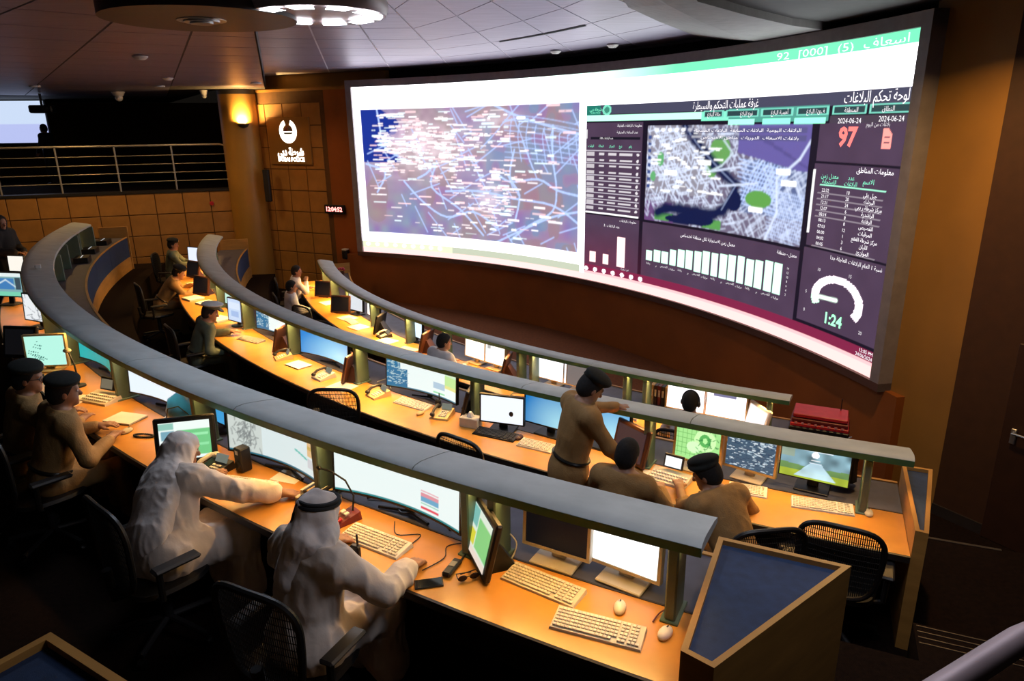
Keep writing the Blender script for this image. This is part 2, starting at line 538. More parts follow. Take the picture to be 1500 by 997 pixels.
# small wall lamp low on that wall
wlp = thing('wall_speaker', 'small black wall speaker with white top beside video wall', 'loudspeaker', onlogo(2.92, 1.0), rzL)
MB().box((0, -.08, .12), (.16, .14, .22), bev=.02).build('body', M_BLACK, wlp)
MB().box((0, -.08, .25), (.15, .13, .035), bev=.01).build('cap', M_WHITE, wlp)
# ------------------------------------------------------------------ right-hand walls, door, clock
K0, K1, K2 = Vector((4.36, 7.72)), Vector((4.62, 6.82)), Vector((6.35, 3.9))
wall('wall_right', K0, K1, 0, 5.4, M_WALLR, 'ochre wall right of the video wall')
wr, LR = wall('wall_entry', K1, K2, 0, 5.4, mat('dark_brown_wall', (0.06, 0.022, 0.006), 0.6), 'dark brown wall with door at the right edge')
dr = struct(MB().box((1.0, -.02, 1.05), (.95, .05, 2.1), bev=.006).build('door_1', mat('dark_wood_door', (0.04, 0.014, 0.005), 0.5), wr), 'dark wooden door')
MB().box((.64, -.06, 1.18), (.05, .02, .16), bev=.006).build('door_handle', M_SILVER, dr)
MB().tube([(.64, -.06, 1.22), (.64, -.10, 1.22), (.76, -.10, 1.22)], .011).build('door_handle', M_SILVER, dr)
d12 = (K2 - K1).normalized()
c2 = thing('digital_clock', 'red digital wall clock cut by the right picture edge', 'clock', (K1.x + d12.x * 1.0 - .03, K1.y + d12.y * 1.0 - .03, 2.32), math.atan2(d12.y, d12.x))
MB().box((0, -.04, .11), (.62, .08, .22), bev=.012).build('case', M_BLACK, c2)
flat_text('12:04:52', .15, G_LED, c2, (0, -.084, .11), bold=.005, fitw=.5)
MB().box((LR / 2, -.01, .06), (LR, .02, .12)).build('skirting', M_EDGE, wr)

struct(MB().sweep([(8.4, .0), (12.62, .0), (12.62, .006), (8.4, .006)], 66, 9.5, 1.5, spol).build('floor', mat('red_brown_carpet', (0.15, 0.042, 0.007), .95, var=.2, scale=20)), 'reddish brown carpet strip at the foot of the video wall')
# wall below and around the video wall
bw = struct(MB().sweep([(12.62, 0), (12.9, 0), (12.9, 1.15), (12.62, 1.15)], 72.5, 8.9, 1.5, spol).build('wall_front', M_WALL, smooth=True), 'plain reddish brown curved wall below the video wall')
struct(MB().sweep([(13.3, 0), (13.5, 0), (13.5, 5.6), (13.3, 5.6)], 73, 6, 2, spol).build('wall_behind_screen', M_VOID, smooth=True), 'wall behind the video wall, painted black as the shaded recess')  # near-black colour puts in the shade of the gap above the frame

# balcony room: projection screen, projector
def onback(t, z, off):
    p = WA + nrm * off + tang * t
    return Vector((p.x, p.y, z))
rzB = math.atan2(tang.y, tang.x)
def grid_display(name, pix, w, h, parent, loc=None, rz=0.0, curve=0.0, y=0.0):
    """display surface facing local -Y; pix is an HxWx3 array, first row at the top; curve = sagitta of a concave panel"""
    H, Wd = pix.shape[:2]
    xs = np.linspace(-w / 2, w / 2, Wd)
    zs = np.linspace(h, 0, H)
    X, Z = np.meshgrid(xs, zs)
    Y = y - curve * (X / (w / 2)) ** 2
    v = np.stack([X, Y, Z], -1).reshape(-1, 3)
    return grid_mesh(name, v, pix, parent, loc, rz)
def grid_mesh(name, v, pix, parent, loc=None, rz=0.0):
    H, Wd = pix.shape[:2]
    i = np.arange(H * Wd).reshape(H, Wd)
    f = np.stack([i[1:, :-1], i[1:, 1:], i[:-1, 1:], i[:-1, :-1]], -1).reshape(-1, 4)
    me = bpy.data.meshes.new(name)
    me.vertices.add(len(v))
    me.vertices.foreach_set('co', v.astype(np.float32).ravel())
    me.loops.add(f.size)
    me.loops.foreach_set('vertex_index', f.ravel().astype(np.int32))
    me.polygons.add(len(f))
    me.polygons.foreach_set('loop_start', np.arange(0, f.size, 4, dtype=np.int32))
    me.update(calc_edges=True)
    a = me.attributes.new('pix', 'FLOAT_COLOR', 'POINT')
    col = np.ones((H * Wd, 4), np.float32)
    col[:, :3] = pix.reshape(-1, 3)
    a.data.foreach_set('color', col.ravel())
    me.materials.append(screen_mat())
    return link(name, me, parent, loc, rz)

px = np.ones((40, 64, 3), np.float32) * np.array([.62, .74, .95])
px[22:, :] *= np.array([.8, .75, .95])
px[8:18, 6:8] = (.25, .3, .4); px[8:18, 22:24] = (.25, .3, .4); px[24:36, 16:21] = (.4, .3, .6); px[29:36, 25:29] = (.3, .28, .5)
ps = thing('projection_screen', 'bright projection screen with charts in the dim balcony room', 'projection screen', onback(1.0, 3.86, 6.2), rzB - .15)
grid_display('picture', px, 3.4, 1.22, ps, (0, -.02, 0))
MB().box((0, .02, .61), (3.5, .03, 1.32)).build('border', M_BLACK, ps)
MB().box((0, -.01, 1.29), (3.6, .1, .09), bev=.02).build('roller_case', M_DARK, ps)
for sx in (-1, 1):
    MB().tube([(sx * 1.6, 0, -.06), (sx * 1.6, 0, -1.18)], .025).build('leg', M_DARK, ps)
pj = thing('projector', 'black projector hanging from the ceiling above the balcony', 'projector', onback(3.75, 5.1, 1.7), rzB)
MB().box((0, 0, -.38), (.52, .40, .19), bev=.03).build('body', M_BLACK, pj)
MB().tube([(0, 0, -.3), (0, 0, 0)], .03).build('pole', M_BLACK, pj)
MB().lathe([(.0, -.03), (.06, -.03), (.06, .02), (.0, .02)], 14).build('lens', M_DARK, pj, loc=(.12, -.21, -.38)).rotation_euler = (math.pi / 2, 0, 0)

# balcony railing
M_RAIL = mat('dull_steel', (.38, .37, .36), .5, metal=.5)
rl = thing('balcony_railing', 'silver metal railing with four thin rails along the balcony', 'railing', (WA.x, WA.y, 2.72), rzB)
Lr = L_bal = (WB - WA).length - .12
MB().tube([(0, .1, 1.09), (Lr - .15, .1, 1.09), (Lr - .04, .1, 1.06), (Lr, .1, .97), (Lr, .1, 0)], .026).build('top_rail', M_RAIL, rl, smooth=True)
for k in range(4):
    MB().tube([(0, .1, .22 + k * .21), (Lr, .1, .22 + k * .21)], .009, 6).build('rail', M_RAIL, rl)
pm = MB().tube([(0, 0, 0), (0, 0, 1.08)], .022).mesh('post', M_RAIL, True)
for k in range(1, 7):
    link('post', pm, rl, (Lr - k * 1.28, .1, 0))

# handrail near the camera, bottom right corner
hr = thing('stair_handrail', 'pale blurred tubular handrail crossing the bottom right corner', 'handrail', (.9, .9, 3.34))
MB().tube([(-.55, -.22, 0), (-.09, .03, 0), (.9, .43, 0), (1.8, .8, 0)], .021, 16).build('rail', mat('satin_steel', (.50, .38, .40), .5, metal=.15), hr, smooth=True)
MB().tube([(1.5, .675, 0), (1.5, .675, -1.6)], .018, 12).build('post', M_SILVER, hr)
MB().tube([(-.5, -.19, 0), (-.5, -.19, -1.6)], .018, 12).build('post', M_SILVER, hr)

# ------------------------------------------------------------------ ceiling
FXC, FYC = -1.3, 3.8                            # the panel joints fan out from this point
def fan(theta, d, z):
    t = math.radians(theta)
    return Vector((FXC + d * math.cos(t), FYC + d * math.sin(t), z))
def fan_on_arc(theta, R):
    """distance along fan ray to the arc of radius R round the video wall's centre"""
    t = math.radians(theta)
    dx, dy = math.cos(t), math.sin(t)
    ox, oy = FXC - SCX, FYC - SCY
    b = ox * dx + oy * dy
    return max(0.02, -b + math.sqrt(max(0.0, b * b - (ox * ox + oy * oy - R * R))))
ZB_, ZA_ = 5.45, 5.10
ceilB = struct(MB().prism([tuple(fan(108, d, 0))[:2] for d in (0, 16.5)] + [tuple(fan(60, 17, 0))[:2], tuple(fan(60, 0.2, 0))[:2]], ZB_, ZB_ + .1).build('ceiling', M_CJOINT), 'panelled metal ceiling above the consoles')
def panel(par, th0, th1, da, db, z, m=M_CEIL, drop=None):
    """one ceiling panel between two fan rays; da/db = (distance on ray0, distance on ray1)"""
    g = .012
    p = [fan(th0, da[0] + g, z), fan(th1, da[1] + g, z), fan(th1, db[1] - g, z), fan(th0, db[0] - g, z)]
    c = sum(p, Vector()) / 4
    e = (p[1] - p[0]).normalized() * g
    p = [p[0] + e, p[1] - e, p[2] - e, p[3] + e]
    lo = [Vector((q.x, q.y, z - .005)) for q in p]
    return MB().hull8([tuple(q) for q in lo], [tuple(q) for q in p]).build('ceiling_panel', m, par)
angB = [61, 69, 76, 83, 90]
Rs = [7.06, 7.6, 8.45, 9.4, 10.35, 11.4, 12.45, 13.0]
for i in range(len(angB) - 1):
    for j in range(len(Rs) - 1):
        panel(ceilB, angB[i], angB[i + 1], (fan_on_arc(angB[i], Rs[j]), fan_on_arc(angB[i + 1], Rs[j])), (fan_on_arc(angB[i], Rs[j + 1]), fan_on_arc(angB[i + 1], Rs[j + 1])), ZB_)
angB2 = [90, 96, 102, 108]
for i in range(3):
    for j in range(8):
        panel(ceilB, angB2[i], angB2[i + 1], (2.8 + 1.25 * j,) * 2, (2.8 + 1.25 * (j + 1),) * 2, ZB_)
    panel(ceilB, angB2[i], angB2[i + 1], (12.8,) * 2, (14.6,) * 2, ZB_)
# black slots between panels near the screen
for aa, R in (((69, 82.5), 12.42), ((70, 82), 10.33)):
    mb = MB()
    n = 8
    for k in range(n):
        t0, t1 = aa[0] + (aa[1] - aa[0]) * k / n, aa[0] + (aa[1] - aa[0]) * (k + 1) / n
        mb.add([fan(t0, fan_on_arc(t0, R), ZB_ - .012), fan(t1, fan_on_arc(t1, R), ZB_ - .012), fan(t1, fan_on_arc(t1, R + .09), ZB_ - .012), fan(t0, fan_on_arc(t0, R + .09), ZB_ - .012)], [(0, 1, 2, 3)])
    mb.build('slot_diffuser', M_VOID, ceilB)
# lower ceiling on the left, running over the balcony
ceilA = struct(MB().prism([tuple(fan(t, d, 0))[:2] for t, d in ((108, .3), (108, 15.55), (112.5, 16.4), (116, 27), (126, 29), (140, 29), (156, 27), (178, 18), (178, .3))], ZA_ + .02, ZA_ + .13).build('ceiling', M_CDARK), 'lower panelled metal ceiling over the balcony side')
angA = [108, 116, 126, 138, 151, 165]
for i in range(5):
    for j in range(16):
        d0 = 2.6 + 1.08 * j
        if i == 0 and d0 > 14.2:
            continue
        panel(ceilA, angA[i], angA[i + 1], (d0, d0), (d0 + 1.08, d0 + 1.08), ZA_ + .02)
struct(MB().add([fan(108, .3, ZA_), fan(108, 15.5, ZA_), fan(108, 15.5, ZB_), fan(108, .3, ZB_)], [(0, 1, 2, 3)]).add([fan(107.9, .3, ZA_), fan(107.9, 15.5, ZA_), fan(107.9, 15.5, ZB_), fan(107.9, .3, ZB_)], [(0, 1, 2, 3)]).build('trim_1', M_CDARK), 'step between the two ceiling levels')
# curved bulkhead and darker ceiling at the right
E1 = [(1.0, 7.4, 5.45), (1.4, 8.9, 5.45), (2.0, 10.1, 5.45), (3.0, 11.9, 5.45), (3.9, 12.9, 5.45)]
E2 = [(1.0, 6.0, 5.22), (1.5, 7.2, 5.22), (2.2, 8.5, 5.22), (3.25, 10.2, 5.22), (3.9, 10.8, 5.22)]
E3 = [(1.45, 6.2, 5.22), (1.75, 7.05, 5.22), (2.5, 7.95, 5.22), (3.3, 8.8, 5.22), (3.95, 9.3, 5.22)]
mb = MB()
n = len(E1)
mb.add(E1 + E2 + E3 + [(x, y, 5.6) for x, y, _ in E3] + [(x, y, 5.6) for x, y, _ in E1], [(r * n + i, r * n + i + 1, ((r + 1) % 5) * n + i + 1, ((r + 1) % 5) * n + i) for r in range(5) for i in range(n - 1)])
struct(mb.build('trim_2', mat('bulkhead_grey', (.24, .22, .22), .6)), 'curved bulkhead of the ceiling near the right')
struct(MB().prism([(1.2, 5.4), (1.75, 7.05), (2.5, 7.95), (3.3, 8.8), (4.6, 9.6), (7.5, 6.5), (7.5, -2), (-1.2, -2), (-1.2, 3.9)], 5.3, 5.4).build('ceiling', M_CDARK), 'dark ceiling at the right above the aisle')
# round fixtures
dc = thing('ceiling_rosette', 'large brown ceiling disc with concentric metal rings', 'ceiling disc', (-2.46, 6.12, 5.12))
MB().lathe([(0, -.10), (.64, -.10), (.70, -.07), (.70, 0), (0, 0)], 64).build('disc', mat('bronze_disc', (.22, .12, .10), .4, metal=.5), dc, smooth=True)
MB().lathe([(.68, -.13), (.74, -.13), (.74, 0), (.68, 0)], 64).build('rim', M_EDGE, dc, smooth=True)
for k in range(5):
    r = .06 + .05 * k
    MB().lathe([(r, -.16 + .012 * k), (r + .028, -.16 + .012 * k), (r + .028, -.09), (r, -.09)], 40).build('ring', M_SILVER, dc, smooth=True)
lt = thing('ceiling_lamp', 'round ceiling lamp with bright white light panels', 'ceiling lamp', (-1.5, 6.05, 5.10))
MB().lathe([(.32, -.08), (.53, -.10), (.55, -.05), (.55, 0), (.32, 0)], 56).build('housing', mat('mauve_metal', (.4, .33, .36), .4, metal=.4), lt, smooth=True)
G_LAMP = glow('lamp_white', (.92, .95, 1.0), 9)
for k in range(10):
    a0 = math.radians(k * 36 + 4); a1 = math.radians(k * 36 + 28)
    mb = MB()
    m_ = 5
    v = [(r * math.cos(a0 + (a1 - a0) * i / m_), r * math.sin(a0 + (a1 - a0) * i / m_), -.105) for i in range(m_ + 1) for r in (.36, .50)]
    mb.add(v, [(2 * i, 2 * i + 1, 2 * i + 3, 2 * i + 2) for i in range(m_)])
    mb.build('light_panel', G_LAMP, lt)
for (x, y), nm, lb in (((-4.9, 10.0), 'smoke_detector', 'white round smoke detector on the left ceiling panels'), ((-6.4, 14.0), 'smoke_detector', 'tiny white smoke detector nearer the balcony'), ((.85, 13.5), 'smoke_detector', 'small dark smoke detector above the video wall'), ((1.75, 12.6), 'smoke_detector', 'pale ceiling detector right above the video wall')):
    z = ZA_ if x < -2 else ZB_ - .02
    tag(MB().lathe([(0, -.05), (.06, -.045), (.10, -.01), (.10, .0), (0, .0)], 20).build(nm, M_WHITE, None, True, (x, y, z)), lb, 'smoke detector')
dm = thing('dome_camera', 'white dome camera under the ceiling above the balcony railing', 'security camera', (-9.75, 18.5, 5.1))
MB().lathe([(0, -.1), (.1, -.1), (.16, 0), (0, 0)], 20).build('mount', M_WHITE, dm, True)
MB().ball((0, 0, -.14), .09).build('dome', M_WHITE, dm, True)
dm2 = thing('dome_camera', 'small white camera at the top of the ochre pillar', 'security camera', (-7.55, 18.35, 5.1))
MB().lathe([(0, -.1), (.07, -.1), (.1, 0), (0, 0)], 20).build('mount', M_WHITE, dm2, True)
MB().ball((0, 0, -.13), .06).build('dome', M_WHITE, dm2, True)
for x, y in ((-10.2, 16.0), (-7.8, 16.6), (-12.2, 14.6), (-5.4, 15.9), (3.5, 6.1)):
    tag(MB().lathe([(.08, -.012), (.11, -.012), (.11, .02), (.08, .02)], 20).build('added_downlight', M_WHITE, None, True, (x, y, 5.1 if x < 0 else 5.3)), {-10.2: 'added ceiling light warming the wall below the balcony railing', -7.8: 'added ceiling light in front of the ochre pillar', -12.2: 'added ceiling light above the left end of the nearest console', -5.4: 'added ceiling light before the lit sign'}[x] if x < 0 else 'added ceiling light above the right aisle', 'ceiling lamp', 'added warm wall lights' if x < 0 else None)  # rings added to house the warm fill lights for the walls
# ------------------------------------------------------------------ painting of display pictures (what the screens show)
class Pic:
    def __init__(s, w, h, col):
        s.a = np.ones((h, w, 3), np.float32) * np.array(col, np.float32)
        s.w, s.h = w, h
        s.U, s.V = np.meshgrid((np.arange(w) + .5) / w, 1 - (np.arange(h) + .5) / h)
    def rect(s, u0, v0, u1, v1, col, al=1.0):
        m = (s.U >= u0) & (s.U <= u1) & (s.V >= v0) & (s.V <= v1)
        s.a[m] = s.a[m] * (1 - al) + np.array(col) * al
    def mask(s, m, col, al=1.0):
        s.a[m] = s.a[m] * (1 - al) + np.array(col) * al
    def line(s, pts, wd, col, al=1.0, asp=1.0, clip=None):
        """polyline; wd in v units, asp = width/height of the picture"""
        for (x0, y0), (x1, y1) in zip(pts[:-1], pts[1:]):
            lo_u, hi_u = min(x0, x1) - wd / asp * 2, max(x0, x1) + wd / asp * 2
            lo_v, hi_v = min(y0, y1) - wd * 2, max(y0, y1) + wd * 2
            i0, i1 = max(0, int((1 - hi_v) * s.h)), min(s.h, int((1 - lo_v) * s.h) + 2)
            j0, j1 = max(0, int(lo_u * s.w)), min(s.w, int(hi_u * s.w) + 2)
            if i0 >= i1 or j0 >= j1:
                continue
            U, V = s.U[i0:i1, j0:j1] * asp, s.V[i0:i1, j0:j1]
            dx, dy = (x1 - x0) * asp, y1 - y0
            t = np.clip(((U - x0 * asp) * dx + (V - y0) * dy) / (dx * dx + dy * dy + 1e-9), 0, 1)
            d = np.hypot(U - x0 * asp - t * dx, V - y0 - t * dy)
            k = np.clip(1.5 - d / wd, 0, 1) * al
            if clip:
                k = k * ((s.U[i0:i1, j0:j1] > clip[0]) & (s.U[i0:i1, j0:j1] < clip[2]) & (V > clip[1]) & (V < clip[3]))
            s.a[i0:i1, j0:j1] = s.a[i0:i1, j0:j1] * (1 - k[..., None]) + np.array(col) * k[..., None]
    def ellipse(s, u, v, ru, rv, col, al=1.0):
        s.mask(((s.U - u) / ru) ** 2 + ((s.V - v) / rv) ** 2 < 1, col, al)

SN = np.random.RandomState(5)
def smooth_noise(w, h, cells, rs):
    g = rs.rand(cells[1] + 2, cells[0] + 2)
    x = np.linspace(0, cells[0], w); y = np.linspace(0, cells[1], h)
    xi, yi = x.astype(int), y.astype(int)
    fx, fy = x - xi, y - yi
    fx, fy = fx * fx * (3 - 2 * fx), (fy * fy * (3 - 2 * fy))[:, None]
    a, b = g[np.ix_(yi, xi)], g[np.ix_(yi, xi + 1)]
    c, d = g[np.ix_(yi + 1, xi)], g[np.ix_(yi + 1, xi + 1)]
    return (a * (1 - fx) + b * fx) * (1 - fy) + (c * (1 - fx) + d * fx) * fy

def paint_wall():
    Wp, Hp, asp = 880, 262, 12.86 / 3.82
    p = Pic(Wp, Hp, (4.2, 4.1, 4.3))
    rs = np.random.RandomState(11)
    # green message band along the top, fading into white on the left
    k = np.clip((p.U - .05) / .6, 0, 1)[..., None] * ((p.V > .962)[..., None])
    p.a = p.a * (1 - k) + np.array((.24, 1.05, .62)) * k
    k = np.clip((p.U - .5) / .5, 0, 1)[..., None] * ((p.V > .90) & (p.V <= .962))[..., None] * .12
    p.a = p.a * (1 - k) + np.array((.5, 1.9, 1.3)) * k
    # left map
    m0, m1, n0, n1 = .015, .474, .128, .870
    n_a = smooth_noise(Wp, Hp, (26, 8), rs); n_b = smooth_noise(Wp, Hp, (60, 20), rs)
    base = np.stack([.25 + .22 * n_a, .21 + .15 * n_b, .36 + .18 * (1 - n_a)], -1)
    reg = (p.U > m0) & (p.U < m1) & (p.V > n0) & (p.V < n1)
    bl = (n_b > .52) & reg & (p.U > .28)
    base[bl] = base[bl] * .6 + np.array((.14, .28, .50)) * .45
    br = (n_a > .66) & reg
    base[br] = base[br] * .5 + np.array((.36, .26, .26)) * .5
    p.a[reg] = base[reg]
    sea = reg & (p.U < .075 - .02 * np.sin(p.V * 30)) & (p.V > .56)
    p.mask(sea, (.015, .04, .34))
    for u, v, r in ((.062, .70, .017), (.053, .66, .013), (.078, .745, .012)):
        p.ellipse(u, v, r, r * 2, (.015, .05, .4))
    p.ellipse(.058, .68, .008, .03, (.3, .5, .8))
    haze = np.exp(-(((p.U - .13) / .11) ** 2 + ((p.V - .66) / .16) ** 2)) * .62 + np.exp(-(((p.U - .285) / .03) ** 2 + ((p.V - .37) / .09) ** 2)) * .6 + np.exp(-(((p.U - .31) / .035) ** 2 + ((p.V - .80) / .05) ** 2)) * .45
    haze = (haze * (.35 + .9 * smooth_noise(Wp, Hp, (90, 34), rs)) * reg * ~sea)[..., None]
    p.a = p.a * (1 - np.clip(haze, 0, 1)) + np.array((1.25, 1.0, 1.1)) * np.clip(haze, 0, 1)
    cl = (m0, n0, m1, n1)
    road = (.62, .82, 1.35)
    for i in range(70):                                   # streets
        u, v = rs.uniform(m0, m1), rs.uniform(n0, n1)
        t = rs.choice([.45, -1.0, .5, -1.1]) + rs.normal(0, .12)
        L = rs.uniform(.03, .12)
        p.line([(u, v), (u + L * math.cos(t) / 1.6, v + L * math.sin(t) * 2)], .0035, road, .75, asp, cl)
    def curve(pts, wd, c=road, al=.9):
        q = [Vector((a, b, 0)) for a, b in pts]
        o = []
        for i in range(len(q) - 1):
            a, b, c2, d = q[max(i - 1, 0)], q[i], q[i + 1], q[min(i + 2, len(q) - 1)]
            for t in (0, .25, .5, .75):
                r = .5 * ((2 * b) + (c2 - a) * t + (2 * a - 5 * b + 4 * c2 - d) * t * t + (3 * b - a - 3 * c2 + d) * t ** 3)
                o.append((r.x, r.y))
        o.append(pts[-1])
        p.line(o, wd, c, al, asp, cl)
    for c in ([(.05, .87), (.055, .74), (.05, .70), (.075, .62), (.12, .56)], [(.13, .47), (.15, .50), (.17, .55), (.16, .42), (.22, .30), (.27, .16)], [(.30, .52), (.33, .47), (.39, .49), (.43, .44), (.474, .42)],
              [(.42, .76), (.42, .60), (.428, .45), (.42, .33), (.37, .24), (.33, .15)], [(.02, .55), (.06, .50), (.04, .38)], [(.19, .40), (.26, .41), (.34, .38), (.42, .36), (.474, .28)], [(.30, .13), (.36, .22), (.42, .30), (.474, .34)],
              [(.30, .87), (.36, .80), (.44, .74), (.474, .72)], [(.10, .45), (.14, .33), (.19, .25), (.25, .29), (.30, .21)], [(.34, .64), (.33, .5), (.35, .4), (.34, .26)]):
        curve(c, .005)
    for i in range(9):
        u = .335 + .017 * i
        curve([(u, .80 - .012 * i), (u - .004, .70), (u + .003, .58)], .003, al=.7)
        curve([(.32, .60 + .028 * i), (.40, .59 + .026 * i), (.474, .57 + .024 * i)], .003, al=.55)
    for i in range(560):                                  # crowded place labels
        z = rs.rand()
        if z < .62:
            u, v = m0 + .02 + abs(rs.normal(.09, .11)), rs.normal(.64, .11)
        elif z < .8:
            u, v = rs.normal(.29, .035), rs.normal(.38, .09)
        else:
            u, v = rs.uniform(m0 + .01, m1 - .03), rs.uniform(n0, n1)
        w_, h_ = rs.uniform(.006, .030), rs.uniform(.004, .011)
        if u < m0 or u + w_ > m1 or v < n0 + .01 or v > n1 - .01:
            continue
        c = [(1.5, 1.45, 1.5), (1.4, .95, 1.0), (1.2, 1.45, 1.5), (1.45, 1.3, 1.3)][rs.randint(4)]
        p.rect(u, v, u + w_, v + h_, c, rs.uniform(.55, .95))
        if rs.rand() < .3:
            p.rect(u + w_ * .45, v + h_ * .2, u + w_ * .55, v + h_ * .8, (.35, .2, .2), .8)
    # icon band below the map
    p.rect(.0, .036, .20, .074, (.95, 1.0, .72))
    p.rect(.20, .036, .478, .074, (.66, .72, .56))
    for i in range(9):
        p.ellipse(.012 + .02 * i, .055, .005, .012, [(2.6, 2.4, 1.6), (2.2, 2.3, 1.2)][i % 2])
    p.rect(0, 0, .487, .036, (1.5, .92, .88))
    # dashboard
    PUR = (.088, .052, .098)
    p.rect(.487, .05, 1, .852, (.012, .008, .02))
    p.rect(.487, .808, 1, .852, (.075, .075, .13))
    k = np.clip((p.U - .5) / .05, 0, 1) * np.clip((.62 - p.U) / .1, 0, 1) * ((p.V > .808) & (p.V < .852))
    p.rect(.487, .802, .515, .852, (.02, .22, .17))
    p.rect(.487, .778, .70, .806, (.75, 1.5, 1.15))
    p.rect(.70, .772, .745, .806, (.3, 1.1, .75))
    p.rect(.745, .764, .895, .812, (.10, .42, .34))
    for a, b in ((.703, .737), (.741, .793), (.797, .845), (.85, .895), (.90, .944), (.948, .998)):
        p.rect(a, .781, b, .809, (.25, .85, .68))
        p.rect(a + .0025, .786, b - .0025, .805, (.03, .07, .08))
    p.rect(.745, .757, .787, .776, (.55, 1.6, 1.1)); p.rect(.80, .757, .842, .776, (.4, 1.4, .95)); p.rect(.848, .757, .892, .776, (.45, 1.5, 1.0))
    p.rect(.898, .745, .998, .78, (.075, .055, .085))
    def pan(u0, v0, u1, v1):
        p.rect(u0, v0, u1, v1, PUR)
        m = (p.U > u0) & (p.U < u1) & (p.V > v0) & (p.V < v1)
        p.a[m] *= (1 + .18 * (n_b[m] - .5))[:, None]
    pan(.488, .345, .597, .772); pan(.488, .078, .597, .337); pan(.603, .085, .876, .333); pan(.885, .638, .998, .754); pan(.884, .358, .998, .63); pan(.882, .095, .998, .352)
    # red cast over the lower left of the dashboard and the strip below it
    k = (np.clip((.30 - p.V) / .25, 0, 1) * np.clip((.63 - p.U) / .08, 0, 1) * (p.U > .487) * (p.V > .05))[..., None] * .6
    p.a = p.a * (1 - k) + np.array((.22, .025, .07)) * k
    p.rect(.487, .05, 1, .085, (.26, .022, .075))
    p.rect(.487, 0, 1, .05, (1.5, .90, .86))
    p.mask((p.V < .05) & (p.U > .487) & (p.V > .040), (1.2, .55, .62), .6)
    for i in range(7):
        p.ellipse(.492 + .0185 * i, .062, .0042, .011, (1.7, 1.4, 1.5))
    # list panel
    p.rect(.497, .696, .592, .706, (.012, .01, .02))
    for i in range(10):
        v = .625 - .0285 * i
        p.rect(.489, v + .017, .594, v + .0195, (.7, .65, .75))
        p.rect(.4895, v - .006, .505, v + .011, (.85, .8, .85), .75)
        for a, b in ((.513, .5235), (.532, .5475), (.553, .578)):
            p.rect(a + rs.uniform(0, .002), v - .001, b, v + .007, (.95, .9, .95), .8)
        p.ellipse(.589, v + .003, .0025, .007, (.9, .85, .9))
    p.rect(.489, .345, .594, .350, (1.4, 1.4, 1.4))
    p.rect(.4885, .70, .490, .74, (1.2, 1.2, 1.2))
    # red bars
    for a, b, t in ((.499, .511, .152), (.526, .538, .148), (.554, .570, .243)):
        p.rect(a, .098, b, t, (1.8, 1.15, 1.15))
    # green bar chart
    hs = [.045, .055, .055, .07, .075, .08, .085, .09, .09, .095, .10, .105, .10, .105, .112, .112]
    for i, h_ in enumerate(hs):
        u = .612 + .0152 * i
        p.rect(u, .16 - .0003 * i, u + .0122, .16 + h_, (1.0, 1.75, 1.3))
    for i in range(3):
        p.rect(.61, .205 + .035 * i, .86, .2065 + .035 * i, (.16, .11, .15), .6)
    # street map panel
    q0, q1, r0, r1 = .606, .8755, .345, .754
    reg = (p.U > q0) & (p.U < q1) & (p.V > r0) & (p.V < r1)
    cl = (q0, r0, q1, r1)
    p.mask(reg, (.19, .16, .25))
    p.mask(reg & (p.U < .72) & (p.V > .47), (.33, .31, .38))
    p.mask(reg & (p.U < .66) & (p.V < .43), (.17, .08, .24))
    p.mask(reg & (p.U > .775) & (p.V > .43) & (p.V < .63), (.13, .17, .35))
    airp = reg & ((p.V - .60) > (.86 - p.U) * .55) & (p.U > .765) & (p.V > .6)
    wht = (.85, .95, 1.2)
    for i in range(900):
        u, v = rs.uniform(q0, q1), rs.uniform(r0, r1)
        th = rs.choice([.6, -.95]) if u > .77 else rs.choice([.2, 1.3, -.7, 2.2])
        L = rs.uniform(.005, .022)
        al = .85 if (u < .74 and v > .46) else .55
        p.line([(u, v), (u + L * math.cos(th), v + L * math.sin(th) * asp)], .0028, wht, al, asp, cl)
    for i in range(11):                                    # block grid north of the airport
        t = i / 10
        p.line([(.775 + .05 * t, .47 + .012 * t), (.80 + .05 * t, .63 - .03 * t)], .0025, (.7, .9, 1.4), .8, asp, cl)
        p.line([(.768, .47 + .016 * i), (.835, .44 + .016 * i)], .0025, (.7, .9, 1.4), .8, asp, cl)
    for i in range(14):
        p.line([(.825 + .0035 * i, .36), (.84 + .003 * i, .52)], .0022, (.7, .85, 1.25), .7, asp, cl)
        p.line([(.82, .36 + .013 * i), (.8755, .34 + .013 * i)], .0022, (.7, .85, 1.25), .7, asp, cl)
    p.mask(airp, (.16, .13, .42))
    for i in range(5):
        p.line([(.79 + .016 * i, .715 - .02 * i), (.82 + .014 * i, .69 - .02 * i)], .004, (.11, .09, .3), .8, asp, cl)
    p.line([(.875, .70), (.862, .64), (.845, .60), (.83, .57), (.835, .45), (.82, .345)], .005, wht, .9, asp, cl)
    p.ellipse(.736, .66, .017, .055, (.16, .42, .12)); p.ellipse(.724, .60, .010, .05, (.16, .42, .12))
    p.ellipse(.804, .487, .021, .032, (.14, .42, .09)); p.rect(.625, .35, .66, .385, (.12, .4, .1)); p.rect(.712, .347, .745, .385, (.12, .4, .1))
    p.ellipse(.632, .615, .006, .03, (.15, .5, .2)); p.ellipse(.619, .54, .005, .022, (.15, .5, .2))
    NAVY = (.006, .012, .07)
    p.line([(.672, .752), (.690, .70), (.712, .645), (.728, .60), (.748, .565), (.766, .53), (.762, .475), (.748, .43), (.73, .405), (.70, .408), (.67, .41), (.645, .405), (.63, .385)], .022, NAVY, 1, asp, cl)
    p.ellipse(.765, .47, .012, .04, NAVY); p.ellipse(.70, .378, .032, .028, NAVY); p.ellipse(.675, .365, .03, .018, NAVY)
